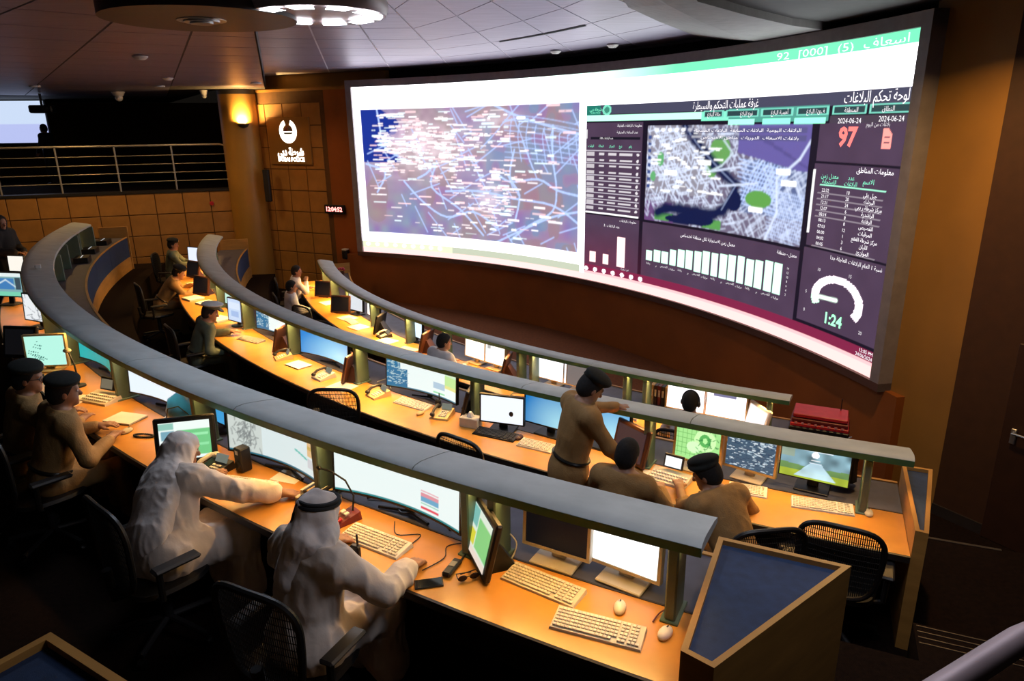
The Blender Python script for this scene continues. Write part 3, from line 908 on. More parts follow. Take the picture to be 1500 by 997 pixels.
    p.line([(.672, .752), (.70, .67), (.735, .59), (.766, .53), (.745, .43)], .0025, (.4, .5, .8), .7, asp, cl)
    for a, b in (((.715, .70), (.75, .72)), ((.72, .575), (.77, .60)), ((.735, .52), (.80, .545)), ((.70, .63), (.725, .66))):
        p.line([a, b], .004, wht, .9, asp, cl)
    p.line([(.74, .70), (.757, .65), (.74, .60), (.72, .575), (.708, .62)], .004, (.7, .85, .95), .9, asp, cl)
    for i in range(60):
        u, v = rs.uniform(q0, .745), rs.uniform(.47, .73)
        p.rect(u, v, u + rs.uniform(.006, .018), v + .007, (1.6, 1.6, 1.6), .7)
    for u, v in ((.828, .585), (.838, .545), (.79, .44), (.70, .60), (.64, .55)):
        p.rect(u, v, u + .022, v + .018, (1.7, 1.7, 1.65), .8)
    for i in range(8):
        p.rect(.608, .70 - .03 * i, .614, .715 - .03 * i, (.05, .09, .3))
        p.ellipse(.622 + .012 * i, .738, .004, .008, (1.2, 1.2, 1.3))
    p.rect(.675, .725, .868, .745, (.10, .10, .2), .6)
    p.rect(.676, .698, .868, .718, (.10, .10, .2), .6)
    # table panel rules, scrollbar
    p.rect(.8835, .40, .886, .61, (1.3, 1.3, 1.3))
    p.rect(.894, .560, .982, .566, (.5, 1.3, .9))
    for i in range(10):
        p.rect(.892, .536 - .0195 * i, .98, .538 - .0195 * i, (.42, .36, .42), .8)
    # gauge
    th = np.degrees(np.arctan2((p.V - .200) / .078, (p.U - .9365) / .036))
    rr = np.hypot((p.V - .200) / .078, (p.U - .9365) / .036)
    g = (rr > .72) & (rr < 1.02) & ~((th < -35) & (th > -155))
    p.mask(g, (1.9, 1.6, 1.8))
    p.mask(g & (th < -150), (1.0, 1.8, 1.2))
    p.line([(.91, .196), (.936, .201)], .006, (1.5, 1.9, 1.6), 1, asp)
    # document icon
    p.rect(.9685, .685, .979, .74, (1.5, .48, .42)); p.mask((p.U > .9745) & (p.V > .725) & (p.U < .98) & (p.V < .745) & ((p.U - .9745) / .0045 + (p.V - .725) / .015 > 1), PUR)
    p.rect(.971, .712, .977, .716, PUR); p.rect(.971, .700, .977, .704, PUR)
    for u, v in ((.956, .905), (.925, .90), (.90, .895)):
        p.rect(u, v, u + .006, v + .012, (1.0, 1.0, 1.0), .6)
    p.ellipse(.527, .828, .0085, .024, (.25, .9, .65)); p.ellipse(.527, .828, .005, .014, (.06, .3, .22))
    soft = p.a.copy()
    for _ in range(1):
        q = np.pad(soft, ((1, 1), (1, 1), (0, 0)), mode='edge')
        soft = (q[1:-1, 1:-1] * 2 + q[:-2, 1:-1] + q[2:, 1:-1] + q[1:-1, :-2] + q[1:-1, 2:]) / 6
    reg = ((p.U > m0) & (p.U < m1) & (p.V > n0) & (p.V < n1)) | ((p.U > q0) & (p.U < q1) & (p.V > r0) & (p.V < r1))
    p.a[reg] = soft[reg]
    return p.a

def main_screen():
    pix = paint_wall()
    H, Wd = pix.shape[:2]
    ang = np.radians(np.linspace(SA0, SA1, Wd))
    z = np.linspace(SZ1, SZ0, H)
    A, Z = np.meshgrid(ang, z)
    v = np.stack([SCX + SR * np.cos(A), SCY + SR * np.sin(A), Z], -1).reshape(-1, 3)
    root = thing('video_wall', 'huge curved video wall showing city maps and dashboard charts', 'video wall', (0, 0, 0))
    grid_mesh('display', v, pix, root)
    MB().sweep([(SR + .03, SZ0 - .02), (SR + .25, SZ0 - .02), (SR + .25, SZ1 + .02), (SR + .03, SZ1 + .02)], SA0 + .1, SA1 - .1, 1.5, spol).build('cabinet', M_VOID, root, True)
    fw = .15
    da = math.degrees(fw / SR)
    MB().sweep([(SR - .05, SZ1), (SR + .2, SZ1), (SR + .2, SZ1 + fw), (SR - .05, SZ1 + fw)], SA0 + da, SA1 - da, 1.5, spol).build('frame_top', M_FRAME, root, True)
    MB().sweep([(SR - .05, SZ0 - .10), (SR + .2, SZ0 - .10), (SR + .2, SZ0), (SR - .05, SZ0)], SA0 + da, SA1 - da, 1.5, spol).build('frame_bottom', mat('brown_screen_sill', (.10, .045, .035), .5), root, True)
    for a0, a1 in ((SA0 + da, SA0), (SA1, SA1 - da)):
        MB().sweep([(SR - .05, SZ0 - .1), (SR + .2, SZ0 - .1), (SR + .2, SZ1 + fw), (SR - .05, SZ1 + fw)], a0, a1, .4, spol).build('frame_side', M_FRAME, root)
    # lettering bent onto the display
    def put(s, u, v_, size, col, strength=1.6, bold=0.0, align='CENTER', fit=None):
        vv, f = text_mesh(s, size, bold, align)
        if len(vv) == 0:
            return
        if fit:
            vv[:, 0] *= fit / (vv[:, 0].max() - vv[:, 0].min())
        a = np.radians(SA0 + (SA1 - SA0) * u) - vv[:, 0] / SR
        zz = SZ0 + (SZ1 - SZ0) * v_ + vv[:, 1]
        R = SR - .008
        mb = MB()
        mb.add(np.stack([SCX + R * np.cos(a), SCY + R * np.sin(a), zz], -1), f)
        nm = 'txt_%s_%.1f' % ('_'.join('%.2f' % c for c in col), strength)
        link('lettering', raw_mesh('lettering', mb, glow(nm, col, strength)), root)
    WH, GR, RD = (1, .96, 1), (.25, 1.0, .65), (1.0, .20, .18)
    put('لوحة تحكم البلاغات', .955, .830, .17, WH, 1.5, fit=1.02)
    put('غرفة عمليات التحكم والسيطرة', .739, .830, .16, WH, 1.4, fit=1.38)
    put('97', .925, .713, .30, RD, 1.5, .012)
    put('1:24', .9355, .131, .20, (.35, 1.0, .55), 1.6, .006)
    for u, s in ((.972, 'النطاق'), (.926, 'المنطقة'), (.878, 'فئة البلاغ'), (.826, 'أهمية البلاغ'), (.775, 'نوع البلاغ'), (.722, 'حالة البلاغ')):
        put(s, u, .795, .075, WH, 1.2)
    put('2024-06-24', .977, .767, .085, WH, 1.2); put('2024-06-24', .925, .763, .085, WH, 1.2)
    put('بلاغات من اليوم', .962, .752, .06, WH, 1.0)
    put('معلومات المناطق', .966, .618, .085, WH, 1.5)
    put('الاسم', .960, .585, .085, GR, 1.2); put('عدد', .937, .592, .075, GR, 1.2); put('البلاغات', .937, .574, .07, GR, 1.2)
    put('معدل زمن', .908, .592, .075, GR, 1.2); put('الإستجابة', .908, .574, .07, GR, 1.2)
    rows = [('جبل علي', '10', '22:32'), ('البرشاء', '20', '21:17'), ('مركز شرطة ر دبي', '24', '12:21'), ('الراشدية', '6', '12:07'), ('الرفاعة', '8', '08:14'), ('القصيص', '8', '08:13'), ('المرقبات', '12', '07:03'), ('مركز شرطة الفقع', '1', '06:00'), ('الليان', '3', '04:02'), ('الموانئ', '6', '00:05')]
    for i, (a, b, c) in enumerate(rows):
        v_ = .546 - .0195 * i
        put(a, .964, v_, .066, WH, 1.5); put(b, .935, v_, .06, WH, 1.3); put(c, .904, v_, .06, WH, 1.3)
    put('نسبة 1 العام البلاغات العاجلة جدا', .957, .335, .07, WH, 1.3)
    for s, u, v_ in (('0', .893, .135), ('5', .893, .20), ('10', .908, .285), ('15', .952, .29), ('20', .975, .125)):
        put(s, u, v_, .06, WH, 1.0)
    put('12:05 PM', .986, .073, .065, WH, 1.3); put('24/06/2024', .984, .057, .065, WH, 1.3)
    put('معدل زمن الاستجابة لكل منطقة اختصاص', .725, .300, .075, WH, 1.3)
    put('معدل - منطقة', .858, .31, .07, WH, 1.3)
    for i in range(16):
        put(['رفاعة', 'بر', 'القصيص', 'مرقبات'][i % 4], .618 + .0152 * i, .145 - .004 * (i % 2), .05, WH, 1.0)
    for i in range(7):
        put(str(14 - 2 * i), .862, .26 - .016 * i, .045, WH, 1.0)
    put('معلومات البلاغات العاجلة', .572, .757, .06, WH, 1.2); put('عدد الساعات المتبقية', .568, .728, .06, WH, 1.1); put('عدد البلاغات 100', .528, .701, .05, WH, 1.2)
    for u, s in ((.575, 'رقم'), (.556, 'نوع'), (.539, 'المركز'), (.518, 'الحالة'), (.498, 'الوقت')):
        put(s, u, .665, .06, GR, 1.1)
    put('معلومات البلاغات', .575, .322, .06, WH, 1.2); put('عدد البلاغات : 3', .543, .290, .065, WH, 1.2); put('فترة زمنية', .572, .09, .05, WH, 1.1)
    put('البلاغات اليومية  البلاغات السابقة  البلاغات المسجلة', .775, .735, .06, WH, 1.3, fit=2.2); put('بلاغات الاسعاف  الدوريات  مناطق الاختصاص', .78, .708, .06, WH, 1.3, fit=2.0)
    put('شرطة دبي', .506, .832, .075, GR, 1.3); put('DUBAI POLICE', .506, .817, .035, GR, 1.2)
    put('اسعاف  (5)  [000]  92', .900, .979, .13, (.75, 1.0, .9), 1.6, fit=2.2)
    return root
main_screen()
# ------------------------------------------------------------------ consoles
POSTS = {1: [-117.6, -120.45, -120.95, -124.34, -128.4, -132.7, -136.9, -141.2, -145.4, -149.6, -153.6, -157.6, -161.6],
         2: [-114.9, -120.4, -126.4, -132.35, -137.5, -142.9, -148.2, -153.5, -158.8, -164.4],
         3: [-118.2, -123.72, -124.72, -130.2, -131.06, -137.06, -141.0, -146.0, -151.0, -156.0, -161.2]}
G_STRIP = glow('warm_strip_lamp', (1.0, 0.50, 0.11), 4.0)
STRIP_W = {1: 6.5, 2: 10.0, 3: 13.0}
ROWNAME = {1: 'nearest', 2: 'middle', 3: 'farthest'}
for r, q in ROW.items():
    c0, c1 = q['can'][0], q['can'][1]
    cz, dz, fz = q['canz'], q['desk'], ZF[r]
    a0, a1 = q['a0'], q['a1']
    root = thing('control_console', 'curved wooden control console of the %s row under a grey canopy' % ROWNAME[r], 'console desk', (0, 0, 0))
    n = 10
    for k in range(n):
        b0 = a0 + (a1 - a0) * k / n + (.012 if k else 0)
        b1 = a0 + (a1 - a0) * (k + 1) / n - (.012 if k < n - 1 else 0)
        MB().sweep([(c0, cz - .03), (c0 + .008, cz), (c0 + .08, cz + .024), ((c0 + c1) / 2 + .03, cz + .05), (c1 - .08, cz + .062), (c1 - .025, cz + .06), (c1, cz + .046), (c1 - .01, cz + .012)], b0, b1, .8).build('canopy_panel', M_CANOPY, root, True)
        # lamp trough of this canopy segment with its light
        am = (b0 + b1) / 2
        MB().sweep([(c1 - .15, cz - .006), (c1 - .11, cz - .006), (c1 - .11, cz - .010), (c1 - .15, cz - .010)], b0 + .3, b1 - .3, .8).build('strip_lamp', G_STRIP, root)
        er = pol(1, am) - pol(0, am)
        wd = math.radians(b1 - b0 - .5) * c1
        l = area_light('strip_light', pol(c1 - .12, am, cz - .014), wd, STRIP_W[r] * ((2.1 if am < -131 else .9) if r == 2 else (2.0 if am < -138 else 1.0) if r == 3 else 1.0), (1.0, 0.55, 0.16), (er.x * .42, er.y * .42, -1), 'RECTANGLE', .03, 118)
        l.rotation_euler = (Matrix.Rotation(math.radians(am + 90), 3, 'Z') @ Matrix.Rotation(-.50, 3, 'X')).to_euler()
    MB().sweep([(c1 - .012, cz + .03), (c1 + .003, cz + .045), (c1 - .002, cz - .004), (c1 - .025, cz - .004)], a0, a1, .8).build('canopy_fascia', M_GREEN, root, True)
    MB().sweep([(c0 + .01, cz - .005), (c1 - .014, cz + .012), (c1 - .026, cz - .002), (c0 + .02, cz - .03)], a0 + .02, a1 - .02, .8).build('canopy_underside', M_POST, root, True)
    MB().sweep([(q['bound'], dz - .03), (q['front'], dz - .03), (q['front'], dz), (q['bound'], dz)], a0 - .6, a1 + .02, .8).build('worktop', M_WOOD, root)
    MB().sweep([(q['front'], dz - .055), (q['front'] + .014, dz - .05), (q['front'] + .014, dz - .004), (q['front'], dz - .001)], a0 - .6, a1 + .02, .8).build('edge_band', M_EDGE, root, True)
    MB().sweep([(q['bound'] - .012, dz - .03), (q['bound'], dz - .03), (q['bound'], dz + .004), (q['bound'] - .012, dz + .004)], a0 - .6, a1 + .02, .8).build('divider_strip', M_EDGE, root)
    MB().sweep([(q['fas'] + .02, dz - .04), (q['bound'] - .012, dz - .04), (q['bound'] - .012, dz - .004), (q['fas'] + .02, dz - .004)], a0 - .6, a1 + .02, .8).build('equipment_shelf', M_SHELF, root)
    MB().sweep([(q['bound'] - .03, fz), (q['bound'], fz), (q['bound'], dz - .03), (q['bound'] - .03, dz - .03)], a0 - .6, a1, .8).build('modesty_panel', M_EDGE, root)
    MB().sweep([(q['fas'], fz), (q['fas'] + .03, fz), (q['fas'] + .03, fz + .30), (q['fas'], fz + .30)], a0 - 3.4, a1 + .02, .8).build('plinth', M_WOODD, root)
    MB().sweep([(q['fas'], dz - .012), (q['fas'] + .03, dz - .012), (q['fas'] + .03, dz + .006), (q['fas'], dz + .006)], a0 - 3.4, a1 + .02, .8).build('top_rail', M_WOODD, root)
    for k in range(n):
        b0 = a0 - 3.3 + (a1 - a0 + 3.3) * k / n + .015
        b1 = a0 - 3.3 + (a1 - a0 + 3.3) * (k + 1) / n - .015
        MB().sweep([(q['fas'] - .004, fz + .30), (q['fas'] + .02, fz + .30), (q['fas'] + .02, dz - .012), (q['fas'] - .004, dz - .012)], b0, b1, .8).build('fascia_panel', M_BLUE, root)
    rm = (c0 + c1) / 2
    me = MB().box((0, 0, (cz - dz) / 2 - .012), (.055, .17, cz - dz - .024), bev=.008).mesh('post', M_POST)
    for a in POSTS[r]:
        o = link('post', me, root, pol(rm + .03, a, dz - .004), math.radians(a + 90))
        MB().box((0, 0, .008), (.09, .2, .016), bev=.004).build('foot_plate', M_POST, o)
    if r == 1:                                   # broad green bracket plates near the left end
        mp = MB().box((0, 0, (cz - dz) / 2 - .012), (.035, .36, cz - dz - .024), bev=.008).mesh('bracket_plate', M_POST)
        for a in (-151.6, -155.0, -158.6, -162.6):
            link('bracket_plate', mp, root, pol(rm - .06, a, dz - .004), math.radians(a + 90))
    # left end: wooden gable
    me2 = MB().hull8([tuple(pol(R, a, fz)) for R, a in ((q['fas'] - .02, a0 - 3.6), (q['fas'] - .02, a0 - 3.45), (q['front'] - .5, a0 - 3.3), (q['front'] - .5, a0 - 3.45))],
                     [tuple(pol(R, a, fz + .98)) for R, a in ((q['fas'] - .02, a0 - 3.6), (q['fas'] - .02, a0 - 3.45), (q['front'] - .5, a0 - 3.3), (q['front'] - .5, a0 - 3.45))])
    me2.build('end_gable', M_WOODD, root)
    MB().sweep([(q['fas'] + .03, dz - .04), (q['bound'] + .1, dz - .04), (q['bound'] + .1, dz - .008), (q['fas'] + .03, dz - .008)], a0 - 3.3, a0 - .62, .8).build('end_shelf', M_SHELF, root)

def end_cabinet(pts, zt, zf, label, notch=False):
    P = [pol(R, a) for R, a in pts]
    c = sum(P, Vector()) / len(P)
    root = thing('end_cabinet', label, 'cabinet', (c.x, c.y, zf))
    L = [(p.x - c.x, p.y - c.y) for p in P]
    def inset(d):
        out = []
        n = len(L)
        for i in range(n):
            a, b, e = Vector(L[i - 1]), Vector(L[i]), Vector(L[(i + 1) % n])
            t1, t2 = (b - a).normalized(), (e - b).normalized()
            n1, n2 = Vector((-t1.y, t1.x)), Vector((-t2.y, t2.x))
            s = 1 if sum(L[k - 1][0] * L[k][1] - L[k][0] * L[k - 1][1] for k in range(n)) > 0 else -1
            m = (n1 + n2) * s
            m = m / max(.3, m.dot(n1 * s))
            out.append(tuple(b + m * d))
        return out
    I = inset(.028)
    h = zt - zf
    # side panels, each a board
    n = len(L)
    for i in range(n):
        j = (i + 1) % n
        MB().hull8([(*L[i], 0), (*L[j], 0), (*I[j], 0), (*I[i], 0)], [(*L[i], h), (*L[j], h), (*I[j], h), (*I[i], h)]).build('side_board', M_WOODD, root)
    MB().prism(I, h - .06, h - .028).build('blue_top', M_BLUE, root)
    if notch:
        MB().box((-.16, -.13, h - .024), (.07, .07, .012), rz=.7).build('cable_cover', M_BLACK, root)
    return root
end_cabinet([(20.36, -117.19), (20.40, -116.78), (19.42, -115.38), (19.43, -117.27)], 2.04, ZF[1], 'wooden end cabinet with large blue top closing the nearest console')
end_cabinet([(17.98, -113.97), (17.99, -113.72), (16.95, -113.25), (16.95, -113.97)], 1.52, ZF[2], 'narrow wooden end cabinet with blue top at the middle console')
end_cabinet([(21.86, -121.9), (21.86, -119.6), (22.5, -119.6), (22.46, -121.95)], 2.54, ZF[0], 'wood-edged blue cabinet top in the bottom left corner', True)

# ------------------------------------------------------------------ pictures for desk displays
def P_plain(col, w=8, h=6):
    return np.ones((h, w, 3), np.float32) * np.array(col, np.float32)
def P_blue(w=40, h=24, s=1.0):
    p = Pic(w, h, (0, 0, 0))
    d = np.hypot((p.U - .75) * 1.4, p.V - .1)
    k = np.clip(1.15 - d, 0, 1)[..., None]
    p.a = (np.array((.015, .22, .62)) * (1 - k) + np.array((.42, .80, .95)) * k) * s
    return p.a
def P_teal():
    p = Pic(40, 20, (.02, .38, .33))
    p.a *= (.6 + .6 * (1 - p.U))[..., None] * np.array((.6, 1.0, 1.15))
    p.mask(p.U > .6, (.02, .30, .20), .6)
    return p.a
def P_table(seed=1, base=(.85, .95, .93)):
    rs = np.random.RandomState(seed)
    p = Pic(132, 40, base)
    return p, rs
def P_wideA():
    p, rs = P_table()
    p.rect(.345, 0, .349, 1, (.2, .3, .3)); p.rect(.815, 0, .819, 1, (.3, .35, .35))
    p.rect(0, 0, 1, .05, (.03, .25, .26)); 
    p.rect(.66, .35, .81, .42, (.75, .3, .35)); p.rect(.66, .26, .81, .34, (.15, .4, .6)); p.rect(.66, .19, .81, .23, (.3, .65, .5)); p.rect(.66, .10, .81, .14, (.8, .08, .12)); p.rect(.66, .44, .81, .47, (.8, .4, .45))
    return p.a
def P_wideB():
    p, rs = P_table(2, (.72, .82, .82))
    p.rect(0, 0, .30, 1, (.62, .68, .64))
    for i in range(90):
        u, v = rs.normal(.15, .05), rs.normal(.5, .22)
        t = rs.uniform(0, 6.28)
        p.line([(u, v), (u + .03 * math.cos(t), v + .14 * math.sin(t))], .014, (.2, .22, .22), .7, 3)
    p.rect(.30, 0, .303, 1, (.2, .25, .25))
    p.line([(.66, .46), (.80, .36)], .02, (.05, .5, .42), 1, 3)
    p.rect(.80, 0, .803, 1, (.2, .25, .25))
    p.rect(.81, .45, .99, .95, (.75, .5, .25)); p.rect(.81, .8, .99, .9, (.8, .3, .15)); p.rect(.81, .6, .99, .68, (.6, .4, .1)); p.rect(.81, .2, .99, .4, (.6, .62, .65))
    p.rect(0, 0, 1, .04, (.03, .16, .22))
    return p.a
def P_wideC(seed=3):
    p, rs = P_table(seed, (.88, .98, .95))
    p.rect(0, .05, .26, 1, (.03, .18, .35))
    for i in range(110):
        u, v = rs.uniform(0, .25), rs.uniform(.1, .9)
        p.rect(u, v, u + rs.uniform(.01, .04), v + .025, (.5, .68, .7), .8)
    p.rect(.17, .62, 1, 1, (.88, .98, .95))
    p.rect(.62, .25, .8, .45, (.45, .62, .75)); p.rect(.62, .1, .8, .16, (.35, .8, .45)); p.rect(.8, .45, 1, .75, (.55, .85, .35)); p.rect(.8, .35, 1, .45, (.8, .8, .3)); p.rect(.8, .75, 1, .92, (.65, .88, .6))
    p.rect(0, 0, 1, .05, (.05, .2, .3))
    return p.a
def P_term():
    p = Pic(40, 30, (.9, 1.0, .95))
    p.rect(.36, .1, 1, .78, (.18, .62, .25)); p.rect(.45, .6, .95, .66, (.35, .85, .45)); p.rect(.4, .35, .95, .4, (.3, .8, .4)); p.rect(.05, .55, .3, .75, (.2, .4, .5)); p.rect(0, .8, .3, .95, (.3, .6, .5)); p.rect(0, 0, 1, .08, (.8, .95, .95))
    return p.a
def P_termY():
    p = Pic(30, 24, (.72, .82, .70))
    p.rect(.45, .2, 1, .85, (.22, .62, .22)); p.rect(0, .2, .4, .5, (.7, .65, .05)); p.rect(0, .6, .4, .95, (.2, .5, .45)); p.rect(0, 0, 1, .15, (.8, .7, .6))
    return p.a
def P_text(base=(.50, .95, .80)):
    rs = np.random.RandomState(4)
    p = Pic(56, 40, base)
    for k, (u, v, w) in enumerate(((.3, .8, .05), (.25, .7, .2), (.2, .62, .2), (.08, .5, .3), (.06, .42, .4), (.14, .34, .42), (.2, .25, .3))):
        for i in range(int(w / .05)):
            p.rect(u + .05 * i, v - .02 * i, u + .05 * i + .035, v + .03 - .02 * i, (.03, .16, .14))
    return p.a
def P_linemap(bg=(.85, .88, .9), fg=(.15, .17, .2), seed=9, n=60):
    rs = np.random.RandomState(seed)
    p = Pic(60, 40, bg)
    for i in range(n):
        u, v, t = rs.rand(), rs.rand(), rs.choice([.3, 1.7, 2.4, -.5])
        L = rs.uniform(.1, .4)
        p.line([(u, v), (u + L * math.cos(t), v + L * math.sin(t))], .014, fg, .7, 1.5)
    return p.a
def P_colmap():
    p = Pic(48, 30, (.22, .42, .45))
    p.rect(.25, .3, .75, .75, (.06, .22, .5)); p.rect(0, .85, 1, 1, (.8, .9, .9)); p.rect(0, 0, 1, .2, (.2, .65, .45))
    p.line([(.1, .4), (.5, .7), (.8, .4)], .03, (.7, .85, .9), .8, 1.5); p.rect(.8, .3, .95, .8, (.05, .08, .1))
    return p.a
def P_greenmap():
    rs = np.random.RandomState(8)
    p = Pic(70, 50, (.42, .85, .30))
    for i in range(12):
        p.line([(.05 + .05 * i, .1), (.05 + .05 * i, .95)], .006, (.15, .5, .12), .7, 1.3)
        p.line([(.0, .1 + .07 * i), (.55, .1 + .07 * i)], .006, (.15, .5, .12), .7, 1.3)
    p.ellipse(.66, .62, .24, .3, (.7, 1.1, .5)); p.ellipse(.66, .62, .13, .18, (.12, .5, .12)); p.ellipse(.42, .38, .16, .16, (.75, 1.15, .6))
    for i in range(45):
        u, v, t = rs.uniform(.5, 1), rs.uniform(0, 1), rs.uniform(0, 6.28)
        p.line([(u, v), (u + .07 * math.cos(t), v + .07 * math.sin(t))], .012, (.03, .25, .06), .8, 1.3)
    p.ellipse(.66, .62, .05, .08, (.55, 1.0, .4))
    return p.a
def P_satmap():
    rs = np.random.RandomState(3)
    p = Pic(70, 50, (.06, .11, .17))
    for i in range(300):
        u, v = rs.rand(), rs.rand()
        p.rect(u, v, u + rs.uniform(.02, .09), v + .022, [(.85, .95, 1.0), (.5, .65, .75), (.02, .05, .1)][rs.randint(3)], .75)
    return p.a
def P_lake():
    p = Pic(90, 52, (.20, .34, .40))
    n = smooth_noise(90, 52, (9, 5), np.random.RandomState(6))
    p.a = p.a * (.5 + .9 * n)[..., None]
    p.mask((p.V < .33 + .12 * np.abs(p.U - .5)), (.16, .30, .10))
    p.mask((p.V < .22), (.42, .52, .05))
    p.mask(np.abs(p.U - .5) < .30 * (1 - p.V / .5) + .04, (.62, .85, .95)) if False else None
    m = (p.V < .48) & (np.abs(p.U - .52) < (.50 - p.V) * .55 + .06) & (p.V > .05)
    p.mask(m, (.60, .85, .98), .85)
    p.mask((p.V > .78) & (p.U > .3) & (p.U < .75), (.95, 1.05, 1.1), .8)
    p.mask((p.V > .55) & (p.U < .2), (.35, .38, .2), .6)
    p.a *= (.75 + .5 * n)[..., None]
    p.ellipse(.5, .70, .055, .09, (1.1, 1.15, 1.2)); p.rect(.44, .53, .58, .56, (1, 1, 1)); p.rect(.42, .46, .6, .49, (.8, .9, 1))
    return p.a
def P_win(seed=0):
    p = Pic(30, 24, (.62, .75, .95))
    p.rect(.1, .55, .9, .85, (.75, .85, 1)); p.rect(.25, .2, .8, .45, (.4, .55, .85))
    return p.a
OFF = P_plain((.004, .004, .005))
WHITE = P_plain((1.25, 1.28, 1.25))
WWARM = P_plain((1.5, 1.42, 1.25))

# ------------------------------------------------------------------ displays on the desks
def monitor(label, row, R, a, w, h, pix, yaw=0.0, tilt=4, bez=None, stand='flat', curve=0.0, zb=.10, bw=.014, base_m=None, group=None, dz=0.0):
    bez = bez or M_BLACK
    base_m = base_m or bez
    R -= curve
    q = ROW[row]
    if R < q['can'][1] + .06:                       # tucked below the canopy
        zb = min(zb, .085)
        h = min(h, q['canz'] - q['desk'] - .035 - zb - bw)
    loc, rz = at(row, R, a, dz)
    root = thing('monitor' if curve == 0 else 'curved_monitor', label, 'monitor', loc, rz + math.radians(yaw), group)
    tl = math.radians(tilt)
    t = .035
    def body(w2, h2, y0, y1, z0):
        mb = MB()
        n = 12 if curve else 1
        xs = [-w2 / 2 + w2 * i / n for i in range(n + 1)]
        f = lambda x: -curve * (x / (w / 2)) ** 2
        sec = [[(x, y0 + f(x), z0), (x, y1 + f(x), z0), (x, y1 + f(x), z0 + h2), (x, y0 + f(x), z0 + h2)] for x in xs]
        v = [q for s_ in sec for q in s_]
        fc = [(i * 4 + k, i * 4 + (k + 1) % 4, (i + 1) * 4 + (k + 1) % 4, (i + 1) * 4 + k) for i in range(n) for k in range(4)] + [(3, 2, 1, 0), tuple(n * 4 + k for k in range(4))]
        return mb.add(v, fc)
    pn = body(w + 2 * bw, h + 2 * bw, 0, t, -bw).build('panel', bez, root, loc=(0, 0, zb))
    pn.rotation_euler = (-tl, 0, 0)
    d = grid_display('screen', pix if not curve else pix, w, h, pn, (0, -.003, 0), curve=curve)
    # bezel strips proud of the screen
    for z in (-bw / 2, h + bw / 2):
        body(w + 2 * bw, bw * .9, -.007, .002, z - bw * .45).build('bezel', bez, pn)
    for sx in (-1, 1):
        MB().box((sx * (w / 2 + bw / 2), -.0025 - curve, h / 2), (bw * .9, .009, h + bw)).build('bezel', bez, pn)
    if stand == 'flat':
        MB().box((0, .03, .008), (.26, .20, .016), bev=.005).build('foot', base_m, root)
        MB().box((0, .055, zb / 2 + .06), (.085, .03, zb + .10), rx=-.12, bev=.006).build('neck', base_m, root)
    elif stand == 'vee':
        for sx in (-1, 1):
            MB().tube([(0, .06, .012), (sx * .20, .0, .012)], .011, 6).build('foot', base_m, root)
        MB().box((0, .07, zb / 2 + .08), (.06, .03, zb + .15), bev=.006).build('neck', base_m, root)
    elif stand == 'round':
        MB().lathe([(0, 0), (.11, 0), (.105, .014), (0, .02)], 24, (0, .05, 0)).build('foot', base_m, root, True)
        MB().box((0, .06, zb / 2 + .05), (.05, .03, zb + .10), bev=.006).build('neck', base_m, root)
    return root

def terminal(label, row, R, a, yaw, pix, w=.34, h=.27, m=None, tilt=14, dz=0.0, group=None):
    m = m or M_BLACK
    loc, rz = at(row, R, a, dz)
    root = thing('touch_terminal', label, 'terminal', loc, rz + math.radians(yaw), group)
    tl = math.radians(tilt)
    pn = MB().box((0, .02, h / 2), (w + .07, .04, h + .07), bev=.01).build('panel', m, root, loc=(0, -.02, .05))
    pn.rotation_euler = (-tl, 0, 0)
    grid_display('screen', pix, w, h, pn, (0, -.003, 0))
    MB().hull8([(-.11, 0, 0), (.11, 0, 0), (.11, .2, 0), (-.11, .2, 0)], [(-.07, .02, .2), (.07, .02, .2), (.07, .075, .2), (-.07, .075, .2)]).build('wedge_base', m, root)
    return root

S1, S2, S3 = 19.80, 17.33, 14.92
monitor('white-framed monitor with a black screen, left of the pair at the near console end', 1, 19.78, -119.59, .37, .30, OFF, -.5, bez=M_CREAM, bw=.02, zb=.09)
monitor('white-framed monitor with glaring white screen beside the blue-topped end cabinet', 1, 19.77, -118.47, .375, .30, P_plain((1.6, 1.62, 1.58)), -7, bez=M_CREAM, bw=.02, zb=.09)
terminal('black touch terminal turned sideways with green and yellow screen, beside the black-screen monitor', 1, 20.0, -120.66, -40, P_termY())
monitor('curved ultrawide monitor with coloured table rows, in front of the man with black head cord', 1, 19.90, -122.6, .99, .36, P_wideA(), 0, curve=.075, stand='vee', zb=.09)
monitor('curved ultrawide monitor with line drawing and orange list above the reaching hand', 1, 19.93, -125.75, .99, .36, P_wideB(), .8, curve=.075, stand='vee', zb=.09)
terminal('black touch terminal with green table facing the man in plain white headcloth', 1, 20.16, -127.75, 52, P_term())
monitor('small blue screen between two posts behind the green table terminal', 1, 19.72, -128.75, .22, .17, P_plain((.05, .35, .7)), 0, stand='round', zb=.12)
monitor('curved ultrawide white monitor left of the blue bag', 1, 19.85, -131.0, .95, .34, P_plain((.85, .95, 1.0)), 3, curve=.08, stand='vee', zb=.11)
monitor('curved teal-green ultrawide monitor on the left half of the nearest console', 1, 19.87, -135.2, .97, .34, P_teal(), .9, curve=.08, stand='vee', zb=.11)
monitor('pale teal monitor with handwritten-looking lines in a tan frame', 1, 20.17, -136.7, .37, .30, P_text(), 52, bez=M_TAN, bw=.018, zb=.06)
terminal('black switched-off terminal left of the tan-framed teal monitor', 1, 20.30, -138.6, 40, OFF)
monitor('monitor with a black-on-white street plan under the canopy bend', 1, 19.98, -142.4, .52, .36, P_linemap(), 26, zb=.10)
monitor('monitor with blue and green map at the left picture edge', 1, 20.26, -147.2, .52, .32, P_colmap(), 45, zb=.13, bez=M_DARK)
